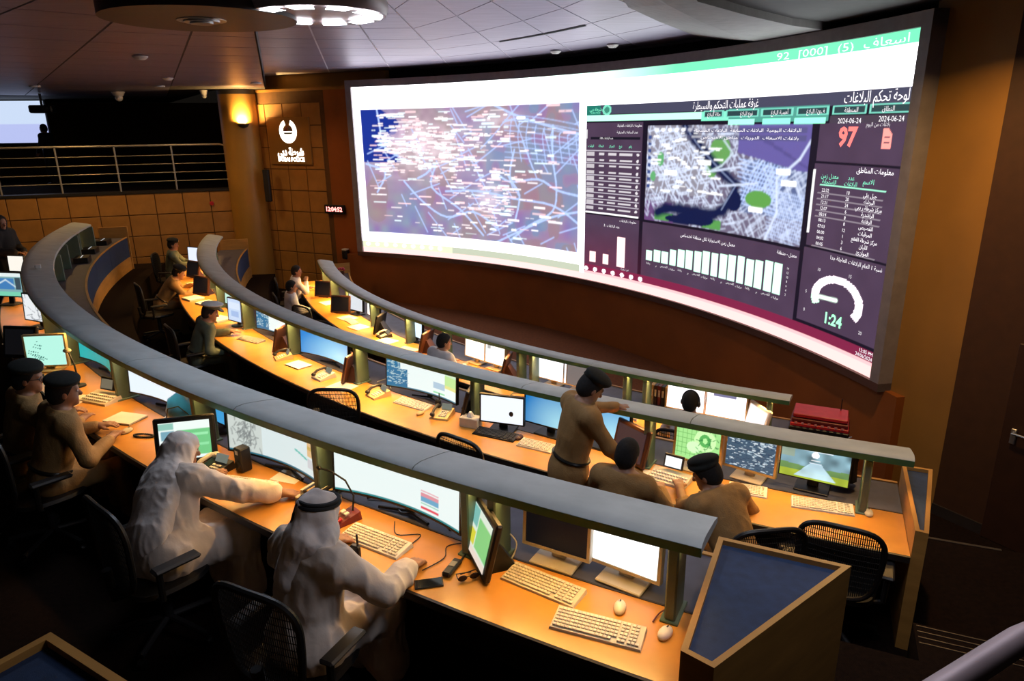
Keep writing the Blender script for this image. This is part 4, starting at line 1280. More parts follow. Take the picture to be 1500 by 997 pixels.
monitor('small white screen at the far left behind the blue map monitor', 1, 20.28, -152.7, .30, .24, P_plain((1.0, .95, .85)), 50, zb=.16)
monitor('far monitor tucked under the canopy of the nearest console near its left end', 1, 19.88, -157.2, .5, .3, P_plain((.5, .6, .6)), 0)

monitor('monitor showing a lake landscape at the right end of the middle console', 2, 17.27, -116.1, .51, .30, P_lake(), -5, zb=.12, stand='flat', base_m=M_BLACK, bw=.008)
monitor('tan-framed monitor with speckled satellite map', 2, 17.30, -117.72, .40, .31, P_satmap(), -10, bez=M_TAN, bw=.022, zb=.09, base_m=M_CREAM)
monitor('tan-framed monitor with bright green map', 2, 17.34, -119.12, .38, .31, P_greenmap(), -6, bez=M_TAN, bw=.022, zb=.09, base_m=M_CREAM)
terminal('dark tilted terminal with warm light painted on case and dull brown screen before the officer seen from behind', 2, 17.48, -120.95, -26, P_plain((.06, .03, .03)), m=M_BROWN)  # case colour and faint screen glow imitate warm reflection
monitor('sky-blue screen right of the standing officer', 2, 17.32, -122.05, .56, .33, P_blue(), -6, zb=.10)
monitor('sky-blue screen left of the standing officer', 2, 17.33, -123.85, .54, .33, P_blue(s=.9), -2, zb=.10)
monitor('white monitor on which a headset hangs', 2, 17.50, -125.25, .43, .26, P_plain((.95, 1.0, 1.08)), 16, zb=.12, stand='flat')
terminal('black terminal seen edge-on beside the white headset monitor', 2, 17.42, -126.95, -62, OFF)
monitor('curved ultrawide monitor with dark map and pale table at the centre of the middle console', 2, 17.42, -129.1, 1.0, .36, P_wideC(), 3, curve=.08, stand='vee', zb=.10)
terminal('terminal painted warm-lit brown, edge-on right of the blue desktop ultrawide', 2, 17.46, -132.95, -62, OFF, m=M_BROWN)
monitor('curved ultrawide monitor with sky-blue desktop picture', 2, 17.41, -135.1, 1.0, .36, P_blue(60, 24, 1.1), 3.5, curve=.08, stand='vee', zb=.10)
terminal('terminal painted warm-lit brown, edge-on left of the blue desktop ultrawide', 2, 17.46, -138.5, -58, OFF, m=M_BROWN)
monitor('curved ultrawide monitor with small grey map on white', 2, 17.38, -140.1, 1.0, .36, P_wideC(5), 4, curve=.08, stand='vee', zb=.10)
monitor('pale blue upright monitor before the officer in white-topped cap', 2, 17.55, -143.7, .34, .33, P_win(), 16, zb=.14, stand='round')
monitor('teal-white ultrawide behind the pale blue upright monitor', 2, 17.36, -146.4, .9, .36, P_plain((.6, .9, .75)), 4, curve=.08, stand='vee', zb=.11)
terminal('terminal box painted warm-lit brown, from behind beside the khaki officer', 2, 17.62, -152.0, 35, OFF, m=M_BROWN)
terminal('terminal box painted warm-lit brown, from behind before the far officer', 2, 17.70, -157.6, 35, OFF, m=M_BROWN)
monitor('white screen of the officer at the far left end of the middle console', 2, 17.68, -161.2, .42, .32, P_plain((.85, .92, 1.1)), 48, zb=.12)

monitor('white screen left of the pair behind the far headset wearer', 3, S3, -121.95, .47, .36, P_plain((1.6, 1.55, 1.6)), 0, zb=.10, bez=M_TAN)
_o = P_plain((1.6, 1.55, 1.62), 40, 26).copy(); _o[4:7, 8:30] = (.2, .2, .35)
monitor('white screen right of the pair behind the far headset wearer', 3, S3, -120.15, .47, .36, _o, 0, zb=.10, bez=M_TAN)
terminal('white-lit terminal turned sideways at the right end of the farthest console', 3, 15.05, -118.75, -48, P_plain((1.1, 1.0, 1.0)), m=M_WHITE)
monitor('tall white screen in a tan frame left of the standing officer\'s head', 3, S3, -129.3, .46, .38, P_plain((1.4, 1.42, 1.5)), 0, zb=.10, bez=M_TAN)
monitor('grey back panel monitor just behind the standing officer\'s cap', 3, S3, -127.75, .42, .36, P_plain((.20, .17, .16)), 0, zb=.10, bez=M_TAN)
monitor('warm white screen left of a pair beside the white-shirted worker', 3, S3, -135.0, .43, .34, WWARM, 0, zb=.10, bez=M_TAN)
_o = P_plain((1.45, 1.42, 1.3), 30, 24).copy(); _o[5:9, 4:9] = (.5, .5, .5)
monitor('warm white screen right of a pair beside the white-shirted worker', 3, S3, -133.4, .40, .34, _o, 0, zb=.10, bez=M_TAN)
terminal('terminal painted warm-lit brown, edge-on right of the warm white screens', 3, 15.08, -132.1, -62, OFF, m=M_BROWN)
terminal('terminal painted warm-lit brown, edge-on left of the white-shirted worker', 3, 15.10, -138.9, -62, OFF, m=M_BROWN)
monitor('small blue-white screen under the farthest canopy', 3, S3, -141.2, .5, .33, P_plain((.9, 1.1, 1.25)), 0, zb=.10)
terminal('dark blue glossy terminal leaning on the farthest console', 3, 15.14, -144.4, -50, P_plain((.02, .10, .22)))
monitor('bright white screen next to the dark blue terminal', 3, S3, -147.2, .55, .34, P_plain((1.3, 1.3, 1.25)), 0, zb=.10)
monitor('grey-white screen under the left part of the farthest canopy', 3, S3 + .1, -149.7, .42, .33, P_plain((.75, .8, .85)), 18, zb=.10)
terminal('terminal painted warm-lit brown, from behind before the two white-shirted men', 3, 15.25, -150.6, 48, OFF, m=M_BROWN)
terminal('terminal painted warm-lit brown, from behind at the far left of the farthest console', 3, 15.25, -156.4, 48, OFF, m=M_BROWN)
monitor('pale green screen at the left end of the farthest console', 3, S3, -152.6, .6, .33, P_plain((.6, .85, .7)), 0, zb=.10)
# ------------------------------------------------------------------ small desk things
def keyboard(label, row, R, a, yaw=0, m=None, w=.445, d=.15, keys=None):
    m = m or M_CREAM
    loc, rz = at(row, R, a)
    root = thing('keyboard', label, 'keyboard', loc, rz + math.radians(yaw))
    MB().hull8([(-w / 2, -d / 2, 0), (w / 2, -d / 2, 0), (w / 2, d / 2, 0), (-w / 2, d / 2, 0)], [(-w / 2 + .004, -d / 2 + .003, .012), (w / 2 - .004, -d / 2 + .003, .012), (w / 2 - .004, d / 2 - .003, .028), (-w / 2 + .004, d / 2 - .003, .028)]).build('case', m, root)
    mb = MB()
    km = keys or mat('cream_key', (.70, .64, .54), .5, var=.05)
    for i in range(6):
        y = -d / 2 + .022 + i * .0212
        z = .0135 + (y + d / 2) / d * .016
        x = -w / 2 + .014
        while x < w / 2 - .03:
            kw = .0172
            if i == 0 and -.1 < x < .0:
                kw = .09
            if not (.245 < (x + w / 2) / w * .37 < .252):
                mb.box((x + kw / 2, y, z + .003), (kw, .0175, .008), bev=.002)
            x += kw + .0022 + (.008 if abs(x - .075) < .009 or abs(x - .125) < .009 else 0)
    mb.build('keys', km, root)
    return root
def mouse(label, row, R, a, yaw=0, m=None):
    loc, rz = at(row, R, a)
    root = thing('computer_mouse', label, 'mouse', loc, rz + math.radians(yaw))
    mb = MB().ball((0, 0, .012), (.031, .054, .024), 16, 10)
    mb.v = [(x, y, max(0.0, z)) for x, y, z in mb.v]
    mb.build('shell', m or M_WHITE, root, True)
    MB().box((0, .024, .033), (.006, .018, .008), bev=.002).build('wheel', M_DARK, root)
    return root
def desk_phone(label, row, R, a, yaw=0, m=None, screen=None):
    m = m or M_CREAM
    loc, rz = at(row, R, a)
    root = thing('desk_phone', label, 'telephone', loc, rz + math.radians(yaw))
    MB().hull8([(-.10, -.11, 0), (.10, -.11, 0), (.10, .11, 0), (-.10, .11, 0)], [(-.095, -.105, .02), (.095, -.105, .02), (.095, .10, .06), (-.095, .10, .06)]).build('base', m, root)
    mb = MB().tube([(-.07, -.09, .055), (-.07, -.04, .085), (-.07, .05, .095), (-.07, .10, .08)], .016, 8)
    mb.ball((-.07, -.09, .05), (.026, .03, .022)).ball((-.07, .09, .078), (.026, .03, .022))
    mb.build('handset', M_DARK if m is not M_DARK else M_CREAM, root, True)
    mb = MB()
    for i in range(3):
        for j in range(4):
            mb.box((.0 + i * .027, -.07 + j * .027, .034 + j * .0056), (.02, .018, .01), bev=.002)
    mb.build('keypad', M_WHITE, root)
    MB().box((.03, .06, .085), (.11, .012, .06), rx=-.5, bev=.003).build('display', screen or glow('phone_lcd', (.6, .7, .6), .25), root)
    return root
def gooseneck(label, row, R, a, yaw=0):
    loc, rz = at(row, R, a)
    root = thing('desk_microphone', label, 'microphone', loc, rz + math.radians(yaw))
    MB().hull8([(-.055, -.09, 0), (.055, -.09, 0), (.055, .09, 0), (-.055, .09, 0)], [(-.05, -.085, .02), (.05, -.085, .02), (.05, .085, .055), (-.05, .085, .055)]).build('base', M_REDD, root)
    MB().tube([(0, .06, .05), (-.01, .08, .14), (-.08, .07, .22), (-.2, .04, .25), (-.30, .02, .24)], .006, 8).build('gooseneck', M_BLACK, root, True)
    MB().ball((-.32, .018, .238), (.026, .014, .014)).build('capsule', M_BLACK, root, True)
    for k, c in enumerate((M_WHITE, M_WHITE, M_RED, M_RED)):
        MB().box((-.02 + .04 * (k % 2), -.045 + .05 * (k // 2 == 0), .037 + .022 * (k // 2 == 0)), (.028, .03, .012), rx=.19, bev=.003).build('button', c, root)
    return root
def sheet(label, row, R, a, yaw=0, w=.21, d=.29, h=.003, m=None, name='paper_sheet', cat='paper'):
    loc, rz = at(row, R, a)
    o = MB().box((0, 0, h / 2), (w, d, h), bev=min(.0012, h * .3)).build(name, m or M_PAPER, None, loc=loc, rz=rz + math.radians(yaw))
    return tag(o, label, cat)
def notebook(label, row, R, a, yaw=0, w=.21, d=.29, h=.018, cover=None):
    loc, rz = at(row, R, a)
    root = thing('notebook', label, 'notebook', loc, rz + math.radians(yaw))
    MB().box((0, 0, h / 2), (w - .006, d - .006, h - .004)).build('pages', M_PAPER, root)
    MB().box((0, 0, h), (w, d, .003)).build('cover', cover or M_PAPER, root)
    MB().box((0, 0, .0015), (w, d, .003)).build('back_cover', cover or M_DARK, root)
    return root
def cable(label, row, pts, r=.004, m=None):
    P = [at(row, R, a, .006 + z)[0] for R, a, z in pts]
    c = P[0]
    Q = []
    for i in range(len(P) - 1):
        a_, b_, c_, d_ = P[max(i - 1, 0)], P[i], P[i + 1], P[min(i + 2, len(P) - 1)]
        for t in (0, .2, .4, .6, .8):
            Q.append(.5 * ((2 * b_) + (c_ - a_) * t + (2 * a_ - 5 * b_ + 4 * c_ - d_) * t * t + (3 * b_ - a_ - 3 * c_ + d_) * t ** 3))
    Q.append(P[-1])
    o = MB().tube([q - c for q in Q], r, 6).build('cable', m or M_BLACK, None, True, loc=c)
    return tag(o, label, 'cable')

# nearest console
keyboard('cream keyboard in front at the right end of the nearest console', 1, 20.17, -118.42, 6)
keyboard('cream keyboard before the black-screen monitor', 1, 19.995, -119.5, -5)
keyboard('slim white keyboard by the man with black head cord', 1, 20.12, -122.47, .5, M_WHITE)
keyboard('white keyboard under the reaching man\'s arm', 1, 20.12, -125.95, 20, M_WHITE)
mouse('white mouse behind the front cream keyboard', 1, 19.98, -118.3, 12)
mouse('white mouse at the edge of the end cabinet', 1, 20.06, -117.58, -10)
mouse('pale mouse beside the white notepad on the left desk', 1, 20.19, -130.4, 20, M_CREAM)
def handheld(name, label, cat, row, R, a, yaw, size, m, upright=False, extra=None):
    loc, rz = at(row, R, a)
    root = thing(name, label, cat, loc, rz + math.radians(yaw))
    w, d, h = size
    MB().box((0, 0, h / 2), (w, d, h), bev=min(w, d, h) * .25).build('body', m, root)
    if extra == 'screen':
        MB().box((0, 0, h + .0005), (w * .88, d * .9, .001)).build('glass', mat('phone_glass', (.01, .01, .012), .08), root)
    if extra == 'radio':
        MB().tube([(w * .3, 0 if upright else d * .45, h if upright else h * .5), (w * .3, 0 if upright else d * .9, h + .07 if upright else h * .5)], .006, 8).build('aerial', M_BLACK, root)
        if upright:
            MB().box((0, -d / 2 - .001, h * .62), (w * .7, .003, h * .28)).build('grille', M_DARK, root)
        else:
            MB().box((0, .1 * d, h + .001), (w * .66, d * .3, .003)).build('keypad', mat('grey_keys', (.25, .24, .22), .5), root)
    return root
handheld('smartphone', 'smartphone lying flat beside the right hand of the man with black head cord', 'phone', 1, 20.27, -121.02, -48, (.075, .15, .009), M_DARK, extra='screen')
handheld('radio_handset', 'black radio standing upright at the desk edge', 'radio', 1, 20.325, -122.33, 10, (.058, .04, .115), M_BLACK, True, 'radio')
handheld('cordless_handset', 'black handset with keypad lying next to sunglasses', 'phone', 1, 20.11, -120.92, 8, (.05, .15, .03), M_BLACK, False, 'radio')
loc, rz = at(1, 20.14, -120.55)
sgl = thing('sunglasses', 'folded sunglasses on the desk beside the sideways terminal', 'glasses', loc, rz + .9)
for sx in (-1, 1):
    MB().ball((sx * .033, 0, .02), (.027, .008, .018), 12, 8).build('lens', mat('amber_lens', (.05, .02, .01), .1), sgl, True)
    MB().tube([(sx * .06, 0, .025), (sx * .055, .05, .02), (-sx * .03, .055, .008)], .003, 6).build('temple', M_BLACK, sgl)
MB().tube([(-.01, 0, .025), (.01, 0, .025)], .003, 6).build('bridge', M_BLACK, sgl)
gooseneck('dark red gooseneck desk microphone before the wide table monitor', 1, 20.05, -123.38, -14)
loc, rz = at(1, 19.97, -124.3)
bx = thing('paper_tray', 'cream tray of small labelled boxes behind the microphone', 'tray', loc, rz + .1)
MB().box((0, 0, .02), (.26, .16, .04), bev=.004).build('tray', M_CREAM, bx)
for k in range(8):
    MB().box((-.10 + .028 * k, .01, .055), (.02, .12, .05 + .01 * (k % 3)), bev=.003).build('card', [M_PAPER, M_DARK, M_TAN, M_BLACK][k % 4], bx)
notebook('cream notebook between microphone and hanging hand', 1, 20.16, -123.75, -10, .15, .2, .02, M_CREAM)
desk_phone('dark desk telephone with handset before the green table terminal', 1, 20.12, -127.0, 10, M_DARK)
loc, rz = at(1, 19.98, -126.55)
spk = thing('small_speaker', 'small black desktop speaker at the shelf edge', 'loudspeaker', loc, rz)
MB().box((0, 0, .09), (.085, .085, .18), bev=.008).build('cabinet', M_BLACK, spk)
MB().lathe([(0, 0), (.032, 0), (.026, .008), (0, .002)], 16).build('cone', M_DARK, spk, loc=(0, -.043, .06)).rotation_euler = (math.pi / 2, 0, 0)
MB().box((.0, -.044, .15), (.03, .002, .03)).build('label_sticker', M_WHITE, spk)
notebook('white notepad lying on the left desk before the two officers', 1, 20.09, -131.2, 24, .28, .2, .016)
loc, rz = at(1, 20.14, -129.85)
bd = thing('prayer_beads', 'dark string of prayer beads coiled on the orange desk', 'beads', loc, rz + .5)
mb = MB()
for k in range(30):
    t = 2 * math.pi * k / 30
    mb.ball((.085 * math.cos(t), .028 * math.sin(t), .009), .0085, 8, 6)
b_ = mb.build('bead_string', M_DARK, bd, True)
tag_ = MB().tube([(.085, 0, .008), (.12, .01, .006)], .006, 6).build('tassel', M_BLACK, bd)
def console_phone(label, row, R, a, yaw, m=None, scr=None):
    loc, rz = at(row, R, a)
    root = thing('console_phone', label, 'telephone', loc, rz + math.radians(yaw))
    MB().hull8([(-.17, -.10, 0), (.17, -.10, 0), (.17, .10, 0), (-.17, .10, 0)], [(-.165, -.095, .018), (.165, -.095, .018), (.165, .095, .05), (-.165, .095, .05)]).build('base', m or M_CREAM, root)
    MB().box((0, .09, .13), (.17, .02, .12), rx=-.3, bev=.005).build('display_case', M_DARK, root)
    MB().box((0, .077, .13), (.14, .003, .085), rx=-.3).build('display', scr or glow('console_lcd', (.7, .6, .4), .25), root)
    mb = MB()
    for i in range(12):
        for j in range(3):
            mb.box((-.14 + .0255 * i, -.06 + .04 * j, .03 + j * .0064), (.019, .026, .012), bev=.002)
    mb.build('keys', M_WHITE, root)
    return root
console_phone('cream operator phone with raised display beside the seated officers', 1, 20.06, -133.0, 20)
sheet('loose white papers on the desk left of the officers', 1, 20.26, -133.5, 35, .24, .3, .012, name='paper_stack')
sheet('white sheet lying behind the white keyboard', 1, 19.80, -125.6, 15)
sheet('crumpled pale papers on the shelf by the blue bag', 1, 19.82, -130.15, 40, .22, .26, .03, name='paper_stack')
sheet('pale papers at the far left desk below the street plan monitor', 1, 20.2, -140.6, 30, .3, .3, .01, name='paper_stack')
sheet('cream papers on the far left desk by the black terminal', 1, 20.28, -137.7, 15, .25, .3, .012, name='paper_stack')
loc, rz = at(1, 19.84, -129.55)
bag = thing('blue_bag', 'glossy royal blue bag with thin handle on the console shelf', 'bag', loc, rz + .3)
mb = MB()
M_BAG = mat('glossy_blue', (.02, .20, .85), .3, var=.2)
lo = [(.17 * math.cos(t), .09 * math.sin(t), 0) for t in np.linspace(0, 2 * math.pi, 16, endpoint=False)]
mb.lathe([(.11, 0), (.15, .05), (.16, .15), (.13, .24), (.05, .30)], 20)
mb.v = [(x * 1.15, y * .6, z) for x, y, z in mb.v]
mb.build('sack', M_BAG, bag, True)
MB().tube([(-.12, -.09, .08), (-.05, -.115, .2), (.05, -.1, .23), (.13, -.06, .14)], .005, 6).build('handle', M_BLACK, bag, True)
loc, rz = at(1, 20.08, -134.6)
tl = thing('desk_lamp_arm', 'dark bent reading lamp on the shelf before the teal monitor', 'desk lamp', loc, rz)
MB().lathe([(0, 0), (.06, 0), (.055, .015), (0, .02)], 16).build('base', M_DARK, tl, True)
MB().tube([(0, 0, .02), (-.03, 0, .2), (-.12, -.01, .33)], .008, 8).build('arm', M_DARK, tl, True)
MB().ball((-.13, -.015, .33), (.05, .035, .02)).build('head', mat('cream_shade', (.6, .55, .4), .5), tl, True)
cable('thin black mouse cable curling on the near desk', 1, [(20.2, -121.3, 0), (20.05, -121.2, 0), (19.95, -121.35, 0), (19.88, -121.2, 0)], .003)
cable('black keyboard cable looping behind the slim white keyboard', 1, [(20.03, -121.9, 0), (19.93, -121.95, 0), (20.0, -122.3, 0), (19.9, -122.6, 0)], .003)
cable('red cable beside the corner post of the nearest console', 1, [(20.0, -117.8, 0), (19.93, -117.75, 0.01), (19.9, -117.6, .04), (19.85, -117.62, 0)], .004, M_REDD)
cable('tangled black cables under the line drawing monitor', 1, [(19.78, -126.6, 0), (19.7, -126.1, .03), (19.8, -125.7, 0), (19.68, -125.2, .03), (19.8, -124.8, 0)], .007)
cable('tangled black cables under the coloured table monitor', 1, [(19.78, -123.6, 0), (19.7, -123.1, .04), (19.8, -122.7, 0), (19.7, -122.2, .03), (19.8, -121.6, 0)], .007)
cable('white cable hooked round the post beside the sideways terminal', 1, [(19.97, -120.5, 0), (19.9, -120.25, .0), (19.84, -120.2, .08), (19.82, -120.35, .12)], .004, M_WHITE)
# middle console
keyboard('white keyboard before the lake monitor', 2, 17.53, -115.8, 6, M_WHITE)
keyboard('small white keyboard half hidden by the leaning officer', 2, 17.52, -117.6, 6, M_WHITE, w=.3)
keyboard('pinkish keyboard before the dark map ultrawide', 2, 17.53, -129.1, 4, M_CREAM)
keyboard('grey keyboard before the officer in white-topped cap', 2, 17.62, -140.8, 18, mat('grey_plastic', (.3, .27, .24), .5), keys=mat('grey_key', (.36, .33, .29), .5))
keyboard('pale keyboard behind the standing officer', 2, 17.62, -123.7, 4, M_CREAM, w=.36)
keyboard('black keyboard under the white headset monitor', 2, 17.62, -125.2, 8, M_BLACK, keys=M_DARK)
mouse('dark mouse beside the black keyboard', 2, 17.56, -124.45, 0, M_BROWN)
mouse('white mouse right of the keyboard at the lake monitor', 2, 17.5, -114.75, 0, M_CREAM)
mouse('tan mouse beside the pinkish keyboard', 2, 17.66, -128.3, 0, M_TAN)
desk_phone('tan desk telephone with handset beside the edge-on black terminal', 2, 17.56, -127.6, 20, M_TAN)
desk_phone('tan desk telephone left of the pinkish keyboard', 2, 17.58, -130.75, -10, M_TAN)
desk_phone('cream desk telephone on the bright part of the middle desk', 2, 17.64, -133.9, 0, M_CREAM)
desk_phone('orange-lit telephone left of the large notepad', 2, 17.62, -137.3, -15, M_TAN)
notebook('large white notepad on the middle desk', 2, 17.62, -135.95, 5, .3, .2, .014)
sheet('blank white sheet by the middle chair', 2, 17.68, -132.5, 8, .3, .24, .006)
console_phone('cream operator phone with small lit screen between two seated officers', 2, 17.62, -119.6, -6, M_CREAM, glow('lit_lcd', (.95, .98, 1.0), 1.1))
handheld('smartphone', 'pale smartphone lying beside the officer seen from behind', 'phone', 2, 17.62, -120.2, 20, (.075, .15, .01), M_WHITE, extra=None)
handheld('radio_handset', 'black radio upright in front of the dark map ultrawide', 'radio', 2, 17.5, -127.95, 0, (.06, .045, .14), M_BLACK, True, 'radio')
loc, rz = at(2, 17.58, -126.3)
tb = thing('tissue_box', 'white tissue box on the middle desk beside the empty chair', 'tissue box', loc, rz + .2)
MB().box((0, 0, .05), (.2, .12, .1), bev=.006).build('carton', M_CREAM, tb)
MB().lathe([(.0, .1), (.04, .1), (.03, .125), (.015, .15), (.0, .155)], 7).build('tissue', M_WHITE, tb, True)
loc, rz = at(2, 17.40, -124.95, .12)
hs = thing('headset', 'black headset hanging over the top of the white monitor', 'headset', loc, rz + math.radians(16))
MB().tube([(.10, -.02, .27), (.0, -.03, .275), (-.05, -.035, .23), (-.06, -.045, .15), (-.03, -.05, .08)], .008, 8).build('band', M_SILVER, hs, True)
MB().ball((-.02, -.055, .06), (.03, .02, .034)).build('ear_pad', M_DARK, hs, True)
for R, a, lb in ((17.62, -149.5, 'heap of white papers beside the khaki officer'), (17.66, -155.3, 'pile of pale papers behind the khaki officer'), (17.78, -151.2, 'white papers spread on the brightly lit middle desk'), (17.66, -145.5, 'white box of papers before the teal-white ultrawide')):
    sheet(lb, 2, R, a, 20, .32, .26, .03, name='paper_stack')
cable('black cables lying on the slate shelf of the middle console', 2, [(17.3, -127.5, 0), (17.2, -127.0, .03), (17.3, -126.6, 0), (17.18, -126.2, .02)], .007)
cable('white cable on the slate shelf behind the tan telephone', 2, [(17.32, -131.9, 0), (17.2, -131.6, .03), (17.3, -131.2, 0), (17.36, -130.9, 0)], .005, M_WHITE)
loc, rz = at(2, 17.42, -145.0)
cu = thing('paper_cup', 'white paper cup beside the upright blue monitor', 'cup', loc, rz)
MB().lathe([(.028, 0), (.04, .1), (.036, .1), (.025, .01)], 16).build('cup', M_WHITE, cu, True)
MB().lathe([(.03, .035), (.0345, .07), (.036, .07), (.0315, .035)], 16).build('sleeve', M_TAN, cu, True)
loc, rz = at(2, 17.05, -115.35)
ct = thing('hanging_coat', 'dark garment hanging beside the lake monitor', 'coat', loc, rz)
mb = MB().lathe([(.02, .0), (.10, .03), (.09, .2), (.11, .3), (.03, .37)], 14)
mb.v = [(x * (1 + .12 * math.sin(5 * math.atan2(y, x))), y * .6, z) for x, y, z in mb.v]
mb.build('cloth', M_BLACK, ct, True)
MB().tube([(0, 0, .36), (0, .01, .40), (.02, .01, .41)], .004, 6).build('hook', M_SILVER, ct)
# farthest console
for R, a, lb in ((15.3, -146.3, 'wide white papers on the far desk before the dark blue terminal'), (15.25, -149.0, 'white papers before the warm-tinted terminal of the far desk'), (15.3, -142.2, 'green and white papers on the far desk'), (15.3, -139.8, 'pinkish papers on the far desk left of the worker'), (15.25, -154.2, 'pale papers at the far left desk end'), (15.25, -132.5, 'pink-lit papers right of the warm white screens')):
    sheet(lb, 3, R, a, 12, .34, .28, .012, name='paper_stack')
keyboard('white keyboard before the warm white screens', 3, 15.28, -134.6, 0, M_WHITE)
keyboard('cream keyboard on the far desk near the left post', 3, 15.28, -148.0, 0, M_CREAM)
desk_phone('dark telephone on the far desk beside the green papers', 3, 15.2, -143.2, 0, M_DARK)
desk_phone('cream telephone before the farthest console post', 3, 15.25, -124.0, 0, M_CREAM)
loc, rz = at(3, 15.15, -151.9)
cp = thing('paper_cup', 'white cup on the far left desk', 'cup', loc, rz)
MB().lathe([(.03, 0), (.045, .12), (.04, .12), (.027, .01)], 16).build('cup', M_WHITE, cp, True)
MB().lathe([(.033, .04), (.039, .08), (.0405, .08), (.0345, .04)], 16).build('sleeve', M_TAN, cp, True)
# books between middle and far console, red equipment rack beyond the far console end
rk = thing('equipment_rack', 'black equipment rack with red top at the far console end', 'equipment rack', pol(14.72, -116.2, 0), math.radians(-26))
MB().box((0, 0, .44), (.62, .46, .88), bev=.01).build('case', M_BLACK, rk)
for k in range(3):
    MB().box((0, -.02, .90 + .05 * k), (.60 - .02 * k, .40 - .03 * k, .04), bev=.006).build('unit', [M_RED, M_REDD, M_RED][k], rk)
for k in range(8):
    MB().box((-.24 + .068 * k, -.235, .93), (.03, .01, .02)).build('indicator', mat('pale_red', (.6, .25, .25), .4), rk)
MB().tube([(.2, .1, 1.02), (.2, .1, 1.16)], .006, 6).build('aerial', M_BLACK, rk)
fb = thing('flower_pot', 'small pot of red flowers at the end of the far canopy', 'flower pot', pol(14.62, -164.2, 0.74), 0)
MB().lathe([(.05, 0), (.075, .12), (.065, .12), (.04, .02)], 16).build('pot', M_BROWN, fb, True)
for k in range(7):
    MB().ball((.06 * math.cos(k * 2.4), .06 * math.sin(k * 2.4), .17 + .02 * (k % 3)), .03).build('bloom', mat('red_bloom', (.45, .03, .06), .6), fb, True)
st = MB().box((0, 0, .36), (.36, .36, .72), bev=.01).build('pedestal', M_WOODD, None, loc=pol(14.62, -164.2, 0.0))
tag(st, 'small wooden pedestal under the red flowers', 'pedestal')
for k in range(6):
    loc, rz = at(3, 15.12, -120.0 + .16 * k)
    bk = thing('binder', ['leftmost tan', 'brown second-from-left', 'dark red middle', 'black middle', 'tan second-from-right', 'rightmost brown'][k] + ' binder standing on the far console shelf', 'binder', pol(14.66, -123.9 + .19 * k, 0.74), rz, 'binders on the far desk')
    MB().box((0, 0, .13), (.042, .2, .26), bev=.004).build('spine_cover', [M_TAN, M_BROWN, M_REDD, M_DARK, M_TAN, M_BROWN][k], bk)
    MB().box((0, -.102, .16), (.026, .003, .09)).build('spine_label', M_PAPER, bk)

# things on the nearest canopy and on the dark shelf at its left end
wb = thing('smoke_sensor', 'small white box on top of the nearest canopy at its bend', 'sensor', pol(19.84, -146.6, 2.345), math.radians(-146.6 + 90))
MB().box((0, 0, .025), (.09, .07, .05), bev=.008).build('housing', M_WHITE, wb)
MB().box((0, -.036, .028), (.05, .004, .02)).build('window', M_DARK, wb)
for k, (R, a, lb) in enumerate(((19.52, -157.0, 'black network box with tiny lights, nearest on the left end shelf'), (19.55, -160.2, 'black network box in the middle of the left end shelf'), (19.55, -163.6, 'black network box farthest along the left end shelf'))):
    nb = thing('network_box', lb, 'network box', pol(R, a, 1.836), math.radians(a + 90))
    MB().box((0, 0, .05), (.42, .24, .1), bev=.008).build('case', M_BLACK, nb)
    for q_ in range(5):
        MB().box((-.15 + .07 * q_, 0.0, .102), (.012, .012, .004)).build('indicator', glow('pale_led', (.9, .95, 1.0), 1.2), nb)
gb = thing('shoulder_bag', 'pale grey bag on the chair glimpsed below the middle canopy', 'bag', pol(16.0, -122.45, .47), math.radians(-122.4 + 70))
mb = MB().lathe([(.10, 0), (.14, .05), (.145, .2), (.11, .27), (.02, .29)], 16)
mb.v = [(x * 1.1, y * .6, z) for x, y, z in mb.v]
mb.build('sack', mat('pale_grey_cloth', (.42, .45, .52), .8), gb, True)
MB().tube([(-.1, 0, .25), (-.06, -.02, .42), (.06, -.02, .42), (.1, 0, .25)], .01, 6).build('strap', M_DARK, gb, True)
